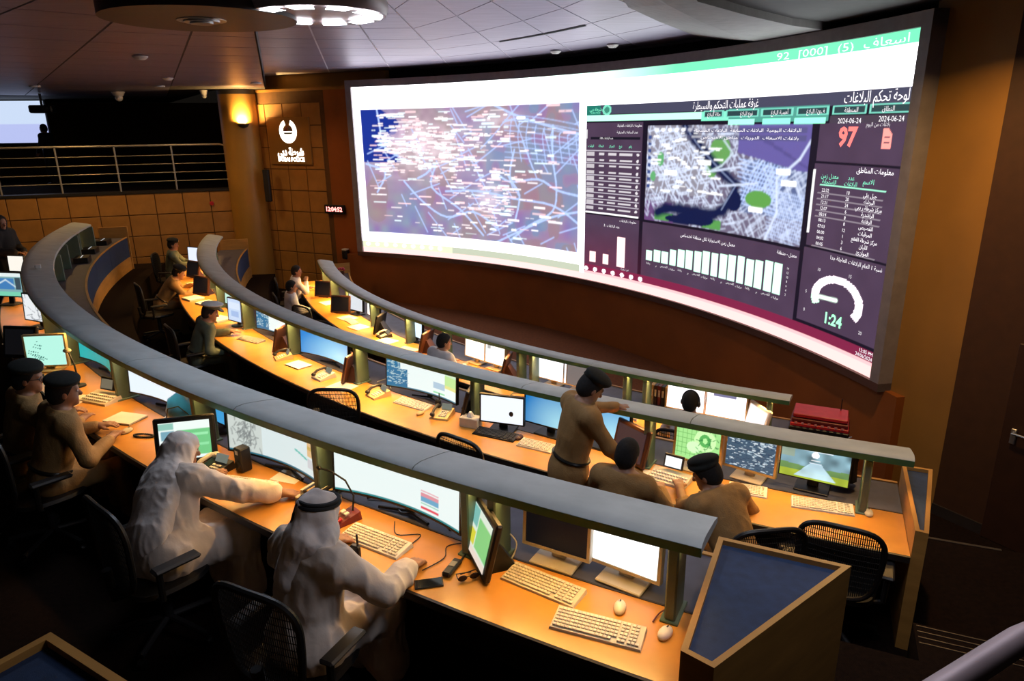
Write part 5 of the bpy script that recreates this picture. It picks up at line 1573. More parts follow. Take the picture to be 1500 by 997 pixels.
# ------------------------------------------------------------------ figures: blended solids turned into one continuous skin
class Field:
    def __init__(s, lo, hi, h):
        s.lo = np.array(lo, np.float32); s.h = h
        s.n = np.ceil((np.array(hi) - s.lo) / h).astype(int) + 2
        s.d = np.full(s.n, .25, np.float32)
    def _sub(s, lo, hi):
        a = np.clip(np.floor((np.array(lo) - s.lo) / s.h).astype(int), 0, s.n)
        b = np.clip(np.ceil((np.array(hi) - s.lo) / s.h).astype(int) + 1, 0, s.n)
        if (b <= a).any():
            return None, None
        g = [s.lo[k] + s.h * np.arange(a[k], b[k], dtype=np.float32) for k in range(3)]
        P = np.stack(np.meshgrid(*g, indexing='ij'), -1)
        return tuple(slice(a[k], b[k]) for k in range(3)), P
    def put(s, fn, lo, hi, k=.03):
        m = k + .06
        sl, P = s._sub(np.array(lo) - m, np.array(hi) + m)
        if sl is None:
            return
        b = fn(P); a = s.d[sl]
        t = np.clip(.5 + .5 * (b - a) / k, 0, 1)
        s.d[sl] = b * (1 - t) + a * t - k * t * (1 - t)
    def cone(s, a, b, r1, r2, k=.03, flat=None):
        a, b = np.array(a, np.float32), np.array(b, np.float32)
        ba = b - a; L = float(ba @ ba) + 1e-9
        def fn(P):
            pa = P - a
            t = np.clip((pa @ ba) / L, 0, 1)
            q = pa - t[..., None] * ba
            if flat is not None:
                ax, f = flat
                e = q @ np.array(ax, np.float32)
                q = q + (e * (f - 1))[..., None] * np.array(ax, np.float32)
            return np.sqrt((q * q).sum(-1)) - (r1 + (r2 - r1) * t)
        r = max(r1, r2)
        s.put(fn, np.minimum(a, b) - r, np.maximum(a, b) + r, k)
    def ell(s, c, r, R=None, k=.03):
        c = np.array(c, np.float32); r = np.array(r, np.float32)
        R = np.eye(3, dtype=np.float32) if R is None else np.array(R, np.float32)   # columns = axes
        def fn(P):
            q = (P - c) @ R
            k0 = np.sqrt(((q / r) ** 2).sum(-1)); k1 = np.sqrt(((q / (r * r)) ** 2).sum(-1)) + 1e-6
            return k0 * (k0 - 1) / k1
        m = float(r.max())
        s.put(fn, c - m, c + m, k)
    def cut(s, fn):
        sl, P = s._sub(s.lo, s.lo + s.h * s.n)
        s.d[sl] = np.maximum(s.d[sl], fn(P))
    def fold(s, amp, freq, ax=(1, 1, .35), seed=3):
        """irregular cloth folds, longer along the axes with a small weight"""
        g = [s.lo[k] + s.h * np.arange(s.n[k], dtype=np.float32) for k in range(3)]
        X, Y, Z = np.meshgrid(*g, indexing='ij')
        near = np.abs(s.d) < .03
        x, y, z = X[near], Y[near], Z[near]
        tot = 0
        for o, (fq, am) in enumerate(((freq / 3.2, 1.0), (freq / 1.5, .45))):
            lat = np.random.RandomState(seed + o).rand(32, 32, 32).astype(np.float32)
            w = .5 * np.sin(x * 6 + z * 9) + .5 * np.sin(y * 7 - z * 5)
            p = [(x + .04 * w) * fq * ax[0] + 40, (y - .03 * w) * fq * ax[1] + 40, (z + .03 * w) * fq * ax[2] + 40]
            i0 = [np.floor(q).astype(int) for q in p]
            fr = [q - i for q, i in zip(p, i0)]
            fr = [t * t * (3 - 2 * t) for t in fr]
            r = 0
            for a in (0, 1):
                for b in (0, 1):
                    for c in (0, 1):
                        wgt = (fr[0] if a else 1 - fr[0]) * (fr[1] if b else 1 - fr[1]) * (fr[2] if c else 1 - fr[2])
                        r = r + wgt * lat[(i0[0] + a) % 32, (i0[1] + b) % 32, (i0[2] + c) % 32]
            tot = tot + am * (1 - 2 * np.abs(2 * r - 1))
        s.d[near] -= amp * tot
    def mesh(s, name, m):
        d = s.d
        d[0], d[-1], d[:, 0], d[:, -1], d[:, :, 0], d[:, :, -1] = (.02,) * 6
        ins = d < 0
        nx, ny, nz = d.shape
        c = np.zeros((nx - 1, ny - 1, nz - 1), np.int8)
        for i in (0, 1):
            for j in (0, 1):
                for k in (0, 1):
                    c += ins[i:nx - 1 + i, j:ny - 1 + j, k:nz - 1 + k]
        act = (c > 0) & (c < 8)
        I = np.argwhere(act)
        if len(I) == 0:
            return None
        idx = np.full(act.shape, -1, np.int64)
        idx[act] = np.arange(len(I))
        acc = np.zeros((len(I), 3)); cnt = np.zeros(len(I))
        for ax in range(3):
            for o1 in (0, 1):
                for o2 in (0, 1):
                    off = np.zeros(3, int)
                    off[(ax + 1) % 3], off[(ax + 2) % 3] = o1, o2
                    p = I + off
                    q = p.copy(); q[:, ax] += 1
                    a = d[p[:, 0], p[:, 1], p[:, 2]]; b = d[q[:, 0], q[:, 1], q[:, 2]]
                    cr = (a < 0) != (b < 0)
                    t = np.where(cr, a / np.where(cr, a - b, 1), 0)
                    pos = p.astype(float); pos[:, ax] += t
                    acc[cr] += pos[cr]; cnt[cr] += 1
        v = s.lo + s.h * acc / cnt[:, None]
        F = []
        for ax in range(3):
            u, w = (ax + 1) % 3, (ax + 2) % 3
            sl0 = [slice(None)] * 3; sl1 = [slice(None)] * 3
            sl0[ax] = slice(0, -1); sl1[ax] = slice(1, None)
            E = np.argwhere(ins[tuple(sl0)] != ins[tuple(sl1)])
            E = E[(E[:, u] > 0) & (E[:, w] > 0) & (E[:, u] < d.shape[u] - 1) & (E[:, w] < d.shape[w] - 1)]
            neg = ins[E[:, 0], E[:, 1], E[:, 2]]
            q = []
            for du, dw in ((-1, -1), (0, -1), (0, 0), (-1, 0)):
                e = E.copy(); e[:, u] += du; e[:, w] += dw
                q.append(idx[e[:, 0], e[:, 1], e[:, 2]])
            q = np.stack(q, -1)
            q[~neg] = q[~neg][:, ::-1]
            F.append(q)
        F = np.concatenate(F)
        F = F[(F >= 0).all(1)]
        me = bpy.data.meshes.new(name)
        me.vertices.add(len(v)); me.vertices.foreach_set('co', v.astype(np.float32).ravel())
        me.loops.add(F.size); me.loops.foreach_set('vertex_index', F.ravel().astype(np.int32))
        me.polygons.add(len(F)); me.polygons.foreach_set('loop_start', np.arange(0, F.size, 4, dtype=np.int32))
        me.polygons.foreach_set('use_smooth', np.ones(len(F), bool))
        me.update(calc_edges=True)
        me.materials.append(m)
        return me

M_SKIN = mat('skin', (.34, .17, .10), .5, var=.08, scale=20)
M_HAIR = mat('black_hair', (.008, .007, .007), .85, var=.4, scale=60, bump=.3, bscale=200)
M_KHAKI = mat('khaki_uniform', (.34, .19, .065), .8, var=.1, scale=14, bump=.25, bscale=90)
M_OLIVE = mat('olive_uniform', (.11, .13, .085), .8, var=.12, scale=14, bump=.25, bscale=90)
M_ROBE = mat('white_robe', (.78, .67, .58), .85, var=.05, scale=6, bump=.3, bscale=18)
M_CLOTH = mat('white_headcloth', (.82, .74, .70), .85, var=.04, scale=6, bump=.25, bscale=22)
M_SHIRT = mat('white_shirt', (.72, .70, .72), .8, var=.05, scale=8, bump=.25, bscale=40)
M_NAVYT = mat('dark_trousers', (.015, .015, .022), .8)
M_ABAYA = mat('black_cloth', (.010, .010, .011), .8, var=.3)
M_BERET = mat('dark_green_beret', (.006, .008, .0065), .9, var=.3, scale=40)
M_SHOE = mat('black_leather', (.012, .011, .010), .3)

def N(v):
    v = np.array(v, float)
    return v / (np.linalg.norm(v) + 1e-9)
def ik(S, T, l1, l2, pole):
    S, T = np.array(S, float), np.array(T, float)
    d = T - S; L = np.linalg.norm(d)
    if L > (l1 + l2) * .995:
        T = S + d / L * (l1 + l2) * .995; d = T - S; L = np.linalg.norm(d)
    x = (l1 * l1 - l2 * l2 + L * L) / (2 * L)
    h = math.sqrt(max(l1 * l1 - x * x, 0))
    u = d / L
    p = np.array(pole, float); p = p - u * (p @ u); p = N(p)
    return S + u * x + p * h, T

def person(label, loc, rz, pelvis=(0, 0, .52), neck=(0, .06, 1.05), head_yaw=0, head_pitch=0, head_roll=0, hands=None, poles=None, legs=None, seat=True,
           outfit='uniform', cloth=None, hat='beret', res=.008, group=None, twist=0.0, glasses=False, hand_dir=None):
    """local frame: +Y is where the figure faces, origin on the floor; hands = (left xyz, right xyz)"""
    root = thing('person', label, 'person', loc, rz, group)
    pel, nk = np.array(pelvis, float), np.array(neck, float)
    sp = N(nk - pel)
    tw = math.radians(twist)
    side = N(np.array([math.cos(tw), math.sin(tw), 0]) - sp * (np.array([math.cos(tw), math.sin(tw), 0]) @ sp))
    fwd = N(np.cross(sp, side) * -1); fwd = np.cross(sp, side)
    T = np.stack([side, fwd, sp], 1)                      # torso axes as columns
    ch = pel + (nk - pel) * .68
    wa = pel + (nk - pel) * .30
    sh = [nk - sp * .055 + side * .185 * s_ for s_ in (-1, 1)]
    hy, hp, hrl = math.radians(head_yaw), math.radians(head_pitch), math.radians(head_roll)
    Rh = np.array(Matrix.Rotation(-hy, 3, 'Z') @ Matrix.Rotation(hp, 3, 'X') @ Matrix.Rotation(hrl, 3, 'Y'))
    hc = nk + Rh @ np.array([0, .035, .155]) * .55 + sp * .07
    H = lambda x, y, z: hc + Rh @ np.array([x, y, z])
    hands = hands or ((-.2, .42, .62), (.2, .42, .62))
    poles = poles or ((-.7, -.5, -.6), (.7, -.5, -.6))
    arms = []
    for k in (0, 1):
        e, h = ik(sh[k], hands[k], .285, .255, poles[k])
        arms.append((sh[k], e, h))
    hips = [pel + side * .085 * s_ for s_ in (-1, 1)]
    if legs is None:
        if seat:
            legs = [((-.12, pel[1] + .43, .50), (-.12, pel[1] + .46, .09)), ((.12, pel[1] + .43, .50), (.12, pel[1] + .46, .09))]
        else:
            legs = [((-.10, pel[1] + .03, .50), (-.11, pel[1] - .01, .09)), ((.10, pel[1] + .05, .50), (.11, pel[1] + .06, .09))]
    pts = np.array([pel, nk, hc, *[p for a in arms for p in a], *[np.array(p) for l in legs for p in l], *hips])
    lo, hi = pts.min(0) - .26, pts.max(0) + .26
    lo[2] = max(lo[2], -.005)
    def torso(F, g=0.0, lower=True):
        F.ell(ch, (.175 + g, .115 + g, .22 + g), T, .06)
        F.ell(wa, (.150 + g, .110 + g, .18 + g), T, .08)
        F.ell(pel, (.165 + g, .125 + g, .13 + g), T, .08)
        F.cone(sh[0] * .8 + nk * .2, sh[1] * .8 + nk * .2, .062 + g, .062 + g, .06)
        F.cone(nk - sp * .02, sh[0], .05 + g, .052 + g, .06); F.cone(nk - sp * .02, sh[1], .05 + g, .052 + g, .06)
    def arm(F, k, g=0.0, end=1.0):
        a, e, h = arms[k]
        F.cone(a, e, .058 + g, .044 + g, .04)
        F.cone(e, e + (h - e) * end, .044 + g, .030 + g + (.012 if g > .015 else 0), .03)
    def leg(F, k, g=0.0):
        kn, an = np.array(legs[k][0]), np.array(legs[k][1])
        F.cone(hips[k], kn, .090 + g, .060 + g, .06)
        F.cone(kn, an, .060 + g, .042 + g, .04)
    # ---- body: one continuous skin from head to feet
    B = Field(lo, hi, res)
    torso(B); arm(B, 0); arm(B, 1); leg(B, 0); leg(B, 1)
    B.cone(nk - sp * .05, hc - Rh @ np.array([0, .015, .03]), .062, .052, .04)
    B.ell(H(0, -.012, .022), (.075, .096, .098), Rh, .02)         # skull
    B.ell(H(0, .018, -.045), (.060, .072, .075), Rh, .03)         # jaw
    B.cone(H(0, .085, .008), H(0, .104, -.028), .010, .015, .012)  # nose
    B.cone(H(-.018, .078, -.066), H(.018, .078, -.066), .011, .011, .012)   # lips
    B.ell(H(0, .07, -.098), (.026, .022, .018), Rh, .025)         # chin
    B.cone(H(-.034, .078, .022), H(.034, .078, .022), .011, .011, .02)      # brow
    for s_ in (-1, 1):
        B.ell(H(s_ * .076, -.005, -.012), (.010, .020, .032), Rh, .01)      # ears
    for k in (0, 1):
        a, e, h = arms[k]
        f = N(h - e) if hand_dir is None else N(hand_dir[k])
        s_ = -1 if k == 0 else 1
        dn = N(np.array([0, 0, -1.0]) - f * (-f[2]))
        lat = np.cross(f, dn) * 1.0
        lat = lat if lat @ side * s_ > 0 else -lat          # towards the little finger side
        pc = h + f * .045
        B.cone(h - f * .02, h + f * .02, .028, .028, .02)
        for q in (-.5, -.17, .17, .5):
            B.cone(h + f * .02 + lat * .03 * q, h + f * .085 + lat * .062 * q, .017, .0135, .014)
        for q, L in ((-.5, .070), (-.17, .078), (.17, .072), (.5, .056)):
            b0 = h + f * .085 + lat * .062 * q
            b1 = b0 + N(f + dn * .25 + lat * .12 * q) * L * .5
            b2 = b1 + N(f + dn * .85 + lat * .06 * q) * L * .5
            B.cone(b0, b1, .0105, .0095, .006); B.cone(b1, b2, .0095, .008, .005)
        t0 = h + f * .03 - lat * .025
        t1 = t0 + N(f * .8 - lat * .8 + dn * .3) * .045
        t2 = t1 + N(f + dn * .4 - lat * .1) * .032
        B.cone(t0, t1, .016, .0115, .012); B.cone(t1, t2, .0115, .009, .006)
    for k in (0, 1):
        an = np.array(legs[k][1])
        B.cone(an - np.array([0, .02, .045]), an + np.array([0, .13, -.055]), .036, .028, .03)
    link('body', B.mesh('body', M_SKIN), root)
    cr = max(res * 1.15, .0085)
    def garment(name, m, fn, fold=(.0045, 34), bounds=None):
        F = Field(lo - .05, hi + .05, cr)
        fn(F)
        if fold:
            F.fold(*fold)
        F.cut(lambda P: -(P[..., 2] - .012))
        o = link(name, F.mesh(name, m), root)
        return o
    def neck_cut(F):
        # opening for neck and head
        c0 = nk + sp * .035
        F.cut(lambda P: ((P - c0) @ sp.astype(np.float32)) - .0)
    if outfit in ('uniform', 'shirt', 'tee'):
        top = cloth or (M_KHAKI if outfit == 'uniform' else M_SHIRT)
        end = .93 if outfit == 'uniform' else .9
        def f_top(F):
            torso(F, .014); 
            for k in (0, 1):
                arm(F, k, .013, end if outfit != 'tee' else .12)
            F.cone(nk - sp * .01, nk + sp * .03, .072, .066, .02)
            if not seat:
                F.ell(pel - sp * .06, (.185, .145, .16), T, .06)
            neck_cut(F)
        garment('shirt' if outfit != 'uniform' else 'uniform_jacket', top, f_top)
        low = M_NAVYT if outfit != 'uniform' else top
        def f_low(F):
            F.ell(pel - sp * .02, (.172, .132, .125), T, .06)
            leg(F, 0, .014); leg(F, 1, .014)
        garment('trousers', low, f_low)
        if outfit == 'uniform':
            for s_ in (0, 1):
                c = sh[s_] * .75 + nk * .25 + sp * .062
                R = Matrix(T.tolist())
                MB().box((0, 0, 0), (.085, .045, .008), bev=.003).build('shoulder_board', M_BERET if cloth is not M_OLIVE else M_RED, root, loc=tuple(c)).rotation_euler = (R @ Matrix.Rotation((-.35, .35)[s_] * -1, 3, 'Y')).to_euler()
            b0 = pel + sp * .10
            ring_ = [tuple(b0 + side * .178 * math.cos(t) + fwd * .138 * math.sin(t)) for t in np.linspace(0, 2 * math.pi, 24, endpoint=False)]
            MB().tube(ring_, .014, 6, True).build('belt', M_SHOE, root, True)
    elif outfit == 'robe':
        def f_robe(F):
            torso(F, .026)
            for k in (0, 1):
                arm(F, k, .024, .82)
            F.cone(nk - sp * .01, nk + sp * .03, .075, .068, .02)
            for k in (0, 1):
                leg(F, k, .05)
            kn = [np.array(l[0]) for l in legs]; an = [np.array(l[1]) for l in legs]
            F.cone(kn[0], kn[1], .09, .09, .08); F.cone(an[0] + (0, 0, .06), an[1] + (0, 0, .06), .09, .09, .08)
            neck_cut(F)
        garment('robe', cloth or M_ROBE, f_robe, (.009, 34))
    elif outfit == 'abaya':
        def f_ab(F):
            torso(F, .03)
            for k in (0, 1):
                arm(F, k, .03, .92)
            if seat:
                for k in (0, 1):
                    leg(F, k, .05)
            else:
                F.cone(pel, (pel[0], pel[1], .06), .20, .27, .1)
            neck_cut(F)
        garment('abaya', M_ABAYA, f_ab, (.006, 30))
    for k in (0, 1):
        an = np.array(legs[k][1])
        S = Field(an - .2, an + .25, .012)
        S.cone(an - np.array([0, .03, .05]), an + np.array([0, .15, -.06]), .046, .036, .03)
        S.cone(an - np.array([0, .03, .04]), an + np.array([0, -.01, .02]), .045, .047, .03)
        S.cut(lambda P: .002 - P[..., 2])
        me = S.mesh('shoe', M_SHOE)
        if me:
            link('shoe', me, root)
    # ---- head: eyes, hair, headgear
    Re = Matrix(Rh.tolist()).to_euler()
    for s_ in (-1, 1):
        o = MB().ball((0, 0, 0), (.013, .008, .008), 10, 6).build('eye', mat('eye_white', (.6, .58, .55), .2), root, True, tuple(H(s_ * .030, .083, .004)))
        o.rotation_euler = Re
        MB().ball((0, .006, 0), (.006, .004, .006), 8, 6).build('pupil', M_BLACK, o, True)
    if glasses:
        for s_ in (-1, 1):
            MB().tube([tuple(H(s_ * .031 + .024 * math.cos(t), .098 - .008 * abs(math.cos(t)), .002 + .018 * math.sin(t))) for t in np.linspace(0, 2 * math.pi, 16, endpoint=False)], .0028, 6, True).build('spectacle_rim', M_BLACK, root, True)
            MB().tube([tuple(H(s_ * .056, .088, .006)), tuple(H(s_ * .080, .04, .006)), tuple(H(s_ * .082, -.005, .004))], .0028, 6).build('spectacle_arm', M_BLACK, root, True)
        MB().tube([tuple(H(-.008, .104, .004)), tuple(H(.008, .104, .004))], .0028, 6).build('spectacle_bridge', M_BLACK, root, True)
    def hair(F):
        F.ell(H(0, -.014, .024), (.085, .106, .108), Rh, .01)
        F.ell(H(0, -.045, -.03), (.078, .07, .075), Rh, .03)
        nrm_ = (Rh @ N([0, .80, -.42])).astype(np.float32)
        c_ = H(0, .045, .03)
        F.cut(lambda P: (P - c_) @ nrm_)
    def headpiece(name, m, fn, fold=None):
        F = Field(hc - .36, hc + .30, max(res * .85, .0065))
        fn(F)
        if fold:
            F.fold(*fold)
        return link(name, F.mesh(name, m), root)
    if hat in ('beret', 'hair', 'cap', 'headset'):
        headpiece('hair', M_HAIR, hair)
    if hat == 'beret':
        def f_b(F):
            F.ell(H(.022, -.008, .102), (.106, .120, .046), Rh @ np.array(Matrix.Rotation(.22, 3, 'Y')), .02)
            F.ell(H(0, -.008, .072), (.092, .113, .042), Rh, .02)
        headpiece('beret', M_BERET, f_b)
        c = H(-.03, .098, .088)
        MB().ball((0, 0, 0), (.016, .006, .02), 8, 6).build('cap_badge', M_SILVER, root, True, tuple(c)).rotation_euler = Re
    if hat == 'cap':
        def f_c(F):
            F.ell(H(0, .0, .125), (.135, .145, .035), Rh @ np.array(Matrix.Rotation(.18, 3, 'X')), .015)
        headpiece('cap_crown', mat('white_cap', (.75, .73, .7), .7), f_c)
        headpiece('cap_band', M_OLIVE, lambda F: F.ell(H(0, -.006, .085), (.094, .115, .038), Rh, .02))
        headpiece('visor', M_SHOE, lambda F: F.ell(H(0, .115, .068), (.075, .055, .012), Rh @ np.array(Matrix.Rotation(-.35, 3, 'X')), .01))
    if hat == 'headset':
        n = 14
        path = [tuple(H(.098 * math.cos(t), -.01, .02 + .115 * math.sin(t))) for t in np.linspace(0, math.pi, n)]
        MB().tube(path, .008, 6).build('headset_band', M_BLACK, root, True)
        for s_ in (-1, 1):
            MB().ball((0, 0, 0), (.018, .034, .034), 10, 8).build('ear_pad', M_DARK, root, True, tuple(H(s_ * .095, -.01, -.01))).rotation_euler = Re
    if hat in ('ghutra', 'agal'):
        back = nk - fwd * .05
        def f_g(F):
            F.ell(H(0, -.012, .024), (.083, .105, .106), Rh, .02)
            F.cone(H(0, -.025, .01), H(0, -.04, -.12), .082, .078, .04)
            F.cone(H(-.045, .005, -.02), H(-.05, .0, -.15), .036, .045, .04); F.cone(H(.045, .005, -.02), H(.05, .0, -.15), .036, .045, .04)
            if hat == 'agal':                              # cloth wound round the neck and shoulders
                for t in np.linspace(0, 2 * math.pi, 9):
                    p_ = nk + side * .085 * math.cos(t) + fwd * .075 * math.sin(t) + sp * (.045 + .02 * math.sin(t))
                    F.cone(p_, p_ + side * .02 + sp * .012, .048, .045, .035)
                F.cone(nk - fwd * .085 + sp * .03, nk - fwd * .125 - sp * .16 - side * .03, .085, .07, .06, (tuple(fwd), 1.6))
                F.cone(nk + side * .05 - fwd * .06, sh[1] - side * .02 - fwd * .03 + sp * .03, .05, .045, .05)
            else:                                          # long cloth falling over the back and shoulders
                F.ell(nk - sp * .05 - fwd * .02, (.215, .115, .085), T, .07)
                F.cone(H(0, -.05, -.04), back - sp * .14 - fwd * .04, .10, .17, .08, (tuple(fwd), 1.5))
                F.cone(back - sp * .10 - fwd * .03, back - sp * .36 - fwd * .07, .17, .19, .08, (tuple(fwd), 1.9))
            # opening for the face
            c_ = H(0, .068, -.02); n_ = (Rh @ N([0, 1, -.30])).astype(np.float32)
            F.cut(lambda P: np.minimum((P - c_) @ n_, .055 - np.abs((P - c_) @ (Rh[:, 0]).astype(np.float32))) if False else ((P - c_) @ n_))
        F = Field(np.minimum(hc - .36, back - .62), np.maximum(hc + .32, back + .5), max(res * .95, .007))
        f_g(F)
        F.fold(.008, 42, (1.0, 1.0, .3))
        link('headcloth', F.mesh('headcloth', M_CLOTH), root)
    if hat == 'agal':
        for dz, rr in ((.064, 1.0), (.082, .93)):
            ring_ = [tuple(H(.084 * rr * math.cos(t), -.012 + .104 * rr * math.sin(t), dz + .012 * math.sin(t))) for t in np.linspace(0, 2 * math.pi, 36, endpoint=False)]
            MB().tube(ring_, .0115, 8, True).build('head_cord', M_ABAYA, root, True)
        MB().tube([tuple(H(-.02, -.118, .06)), tuple(H(-.03, -.122, .0)), tuple(H(-.032, -.128, -.075))], .008, 8).build('cord_tail', M_ABAYA, root, True)
        MB().tube([tuple(H(-.006, -.118, .06)), tuple(H(-.012, -.124, .0)), tuple(H(-.016, -.13, -.07))], .006, 8).build('cord_tail', M_ABAYA, root, True)
    if hat == 'scarf':
        def f_s(F):
            F.ell(H(0, -.014, .026), (.093, .115, .112), Rh, .02)
            F.cone(H(0, -.02, -.03), nk + sp * .01, .09, .11, .05)
            F.cone(nk + sp * .01, nk - sp * .12, .11, .16, .06, (tuple(fwd), 1.3))
            c_ = H(0, .062, -.01); n_ = (Rh @ N([0, 1, .05])).astype(np.float32); cz_ = H(0, 0, -.085)
            up_ = Rh[:, 2].astype(np.float32)
            F.cut(lambda P: np.minimum((P - c_) @ n_, (P - cz_) @ up_))
        headpiece('headscarf', M_ABAYA, f_s)
    return root

# ------------------------------------------------------------------ mesh-backed office chairs
def chair_proto():
    root = thing('office_chair', '', 'chair')
    def outline(s=1.0, n=40, lift=0.0):
        pts = []
        for i in range(n):
            t = 2 * math.pi * i / n
            ct, st = math.cos(t), math.sin(t)
            x = .255 * math.copysign(abs(ct) ** .55, ct)
            z = .27 * math.copysign(abs(st) ** .6, st)
            x *= 1 + .10 * (z / .27)
            pts.append((x * s, z * s))
        return pts
    def bk(x, z):                          # curved back surface: local y at (x, z)
        return -.245 - .05 * (z + .27) - .0 + .35 * x * x
    zc = .76
    MB().tube([(x, bk(x, z), zc + z) for x, z in outline()], .019, 8, True).build('back_frame', M_BLACK, root, True)
    mb = MB()
    for i in range(41):                    # woven webbing of the back
        x = -.252 + .0126 * i
        zz = .27 * max(0.0, 1 - (abs(x) / .285) ** 3.6) ** .62
        P = [(x, bk(x, z) + .004, zc + z) for z in np.linspace(-zz, zz, 7)]
        mb.tube(P, .0033, 4)
    for j in range(13):
        z = -.25 + .042 * j
        xx = .255 * (1 + .1 * z / .27) * max(0.0, 1 - (abs(z) / .285) ** 3.4) ** .5
        P = [(x, bk(x, z) + .004, zc + z) for x in np.linspace(-xx, xx, 7)]
        mb.tube(P, .003, 4)
    o = mb.build('mesh_back', mat('black_webbing', (.006, .0055, .005), .8), root)
    o['kind'] = 'stuff'
    MB().tube([(0, -.10, .40), (0, -.27, .42), (0, -.285, .62)], .028, 8).build('back_spine', M_BLACK, root, True)
    s = MB()
    n = 28
    pts = [(.26 * math.copysign(abs(math.cos(t)) ** .6, math.cos(t)), .245 * math.copysign(abs(math.sin(t)) ** .6, math.sin(t))) for t in np.linspace(0, 2 * math.pi, n, endpoint=False)]
    v = [(x * .93, y * .93, .425) for x, y in pts] + [(x, y, .445) for x, y in pts] + [(x * .96, y * .96, .47) for x, y in pts] + [(0, 0, .462)]
    f = [tuple(range(n))[::-1]] + [(a * n + i, a * n + (i + 1) % n, (a + 1) * n + (i + 1) % n, (a + 1) * n + i) for a in (0, 1) for i in range(n)] + [(2 * n + i, 2 * n + (i + 1) % n, 3 * n) for i in range(n)]
    s.add(v, f)
    s.build('seat', M_BLACK, root, True)
    for sx in (-1, 1):
        a = MB().tube([(sx * .20, -.12, .42), (sx * .30, -.12, .46), (sx * .305, -.12, .64)], .02, 8).build('armrest', M_BLACK, root, True)
        MB().box((sx * .305, -.02, .655), (.085, .27, .03), bev=.012).build('arm_pad', M_DARK, a)
    MB().tube([(0, 0, .12), (0, 0, .43)], .03, 12).build('gas_column', M_DARK, root, True)
    lm = MB().tube([(0, 0, .13), (.16, 0, .11), (.31, 0, .085)], .02, 8).mesh('base_leg', M_DARK, True)
    cm = MB().lathe([(0, -.022), (.028, -.022), (.03, 0), (.028, .022), (0, .022)], 14).mesh('caster', M_BLACK, True)
    for k in range(5):
        t = 2 * math.pi * k / 5 + .3
        l_ = link('base_leg', lm, root, (0, 0, 0), t)
        c_ = link('caster', cm, l_, (.31, 0, .031))
        c_.rotation_euler = (math.pi / 2, 0, 0)
    return root
_proto = [None]
def chair(label, row, R, a, yaw=0):
    loc = pol(R, a, ZF[row])
    if _proto[0] is None:
        _proto[0] = chair_proto(); o = _proto[0]
    else:
        o = copy_tree(_proto[0])
    o.location = loc
    o.rotation_euler = (0, 0, math.radians(a + 90 + yaw))
    o['label'] = label
    o['group'] = 'mesh-backed office chairs'
    return o

def seated(label, row, R, a, **kw):
    """figure on a chair at console row, looking at the video wall"""
    yaw = kw.pop('yaw', 0)
    return person(label, pol(R, a, ZF[row]), math.radians(a + 90 + yaw), **kw)

# nearest row
chair('black office chair under the man in plain white headcloth', 1, 20.76, -125.9, -4)
seated('man in white robe and plain white headcloth reaching right across the desk', 1, 20.72, -125.9, pelvis=(0, 0, .54), neck=(-.20, .25, .93), head_yaw=14, head_pitch=-14, twist=-6,
       hands=((-.30, .50, .77), (.34, .63, .79)), poles=((-.8, -.3, -.5), (.5, -.5, -.9)), outfit='robe', hat='ghutra', res=.007)
chair('black office chair under the man with black head cord', 1, 20.78, -122.25, 6)
seated('man in white robe with black head cord round his white headcloth', 1, 20.74, -122.25, pelvis=(0, 0, .54), neck=(-.02, .12, 1.03), head_yaw=18, head_pitch=-16, twist=-4,
       hands=((-.27, .44, .775), (.30, .48, .785)), poles=((-.8, -.3, -.5), (.8, -.4, -.45)), outfit='robe', hat='agal', res=.007)
chair('black office chair under the officer resting on the left desk', 1, 20.80, -130.6, 0)
seated('khaki officer in dark beret resting his forearm on the left desk', 1, 20.75, -130.6, pelvis=(0, 0, .54), neck=(.04, .15, 1.05), head_yaw=16, head_pitch=-6,
       hands=((-.12, .42, .79), (.22, .38, .79)), outfit='uniform', hat='beret', res=.008)
chair('black office chair under the bespectacled officer', 1, 20.82, -132.15, 0)
seated('khaki officer in beret and glasses at the far left of the pair', 1, 20.78, -132.1, pelvis=(0, 0, .54), neck=(.05, .10, 1.06), head_yaw=30, head_pitch=-8, glasses=True,
       hands=((-.15, .40, .79), (.18, .40, .79)), outfit='uniform', hat='beret', res=.008)
person('woman in black headscarf and long black gown standing by the far left desk', pol(20.62, -156.0, ZF[1]), math.radians(-156 + 90 - 25), pelvis=(0, 0, .90), neck=(0, .03, 1.42), seat=False, outfit='abaya', hat='scarf',
       head_yaw=20, head_pitch=-10, hands=((-.10, .26, 1.05), (.12, .27, 1.07)), res=.0125)
# middle row
chair('black office chair behind the officer at the far end of the middle console', 2, 18.30, -162.7, -6)
seated('officer in dark beret typing at the far end of the middle console', 2, 18.25, -162.7, pelvis=(0, 0, .54), neck=(.0, .07, 1.06), head_yaw=8, head_pitch=-8, hands=((-.14, .46, .80), (.16, .48, .80)), outfit='uniform', cloth=M_OLIVE, hat='beret', res=.0125)
chair('black office chair with pale arm beside the khaki officer', 2, 18.36, -152.6, 10)
seated('khaki officer in beret bent over the bright papers', 2, 18.28, -153.9, pelvis=(0, 0, .54), neck=(.03, .28, .96), head_yaw=10, head_pitch=-22, hands=((-.16, .56, .80), (.18, .58, .80)), outfit='uniform', hat='beret', res=.0125)
chair('black office chair under the officer in white-topped cap', 2, 18.30, -142.2, 0)
seated('olive-uniformed officer in white-topped peaked cap', 2, 18.26, -142.0, pelvis=(0, 0, .54), neck=(.10, .16, 1.03), head_yaw=25, head_pitch=-18, hands=((-.08, .50, .80), (.30, .26, .62)), outfit='uniform', cloth=M_OLIVE, hat='cap', res=.0105)
chair('empty mesh-backed chair turned at the centre of the middle row', 2, 18.02, -131.0, 38)
chair('empty mesh-backed chair before the white headset monitor', 2, 18.08, -124.75, -4)
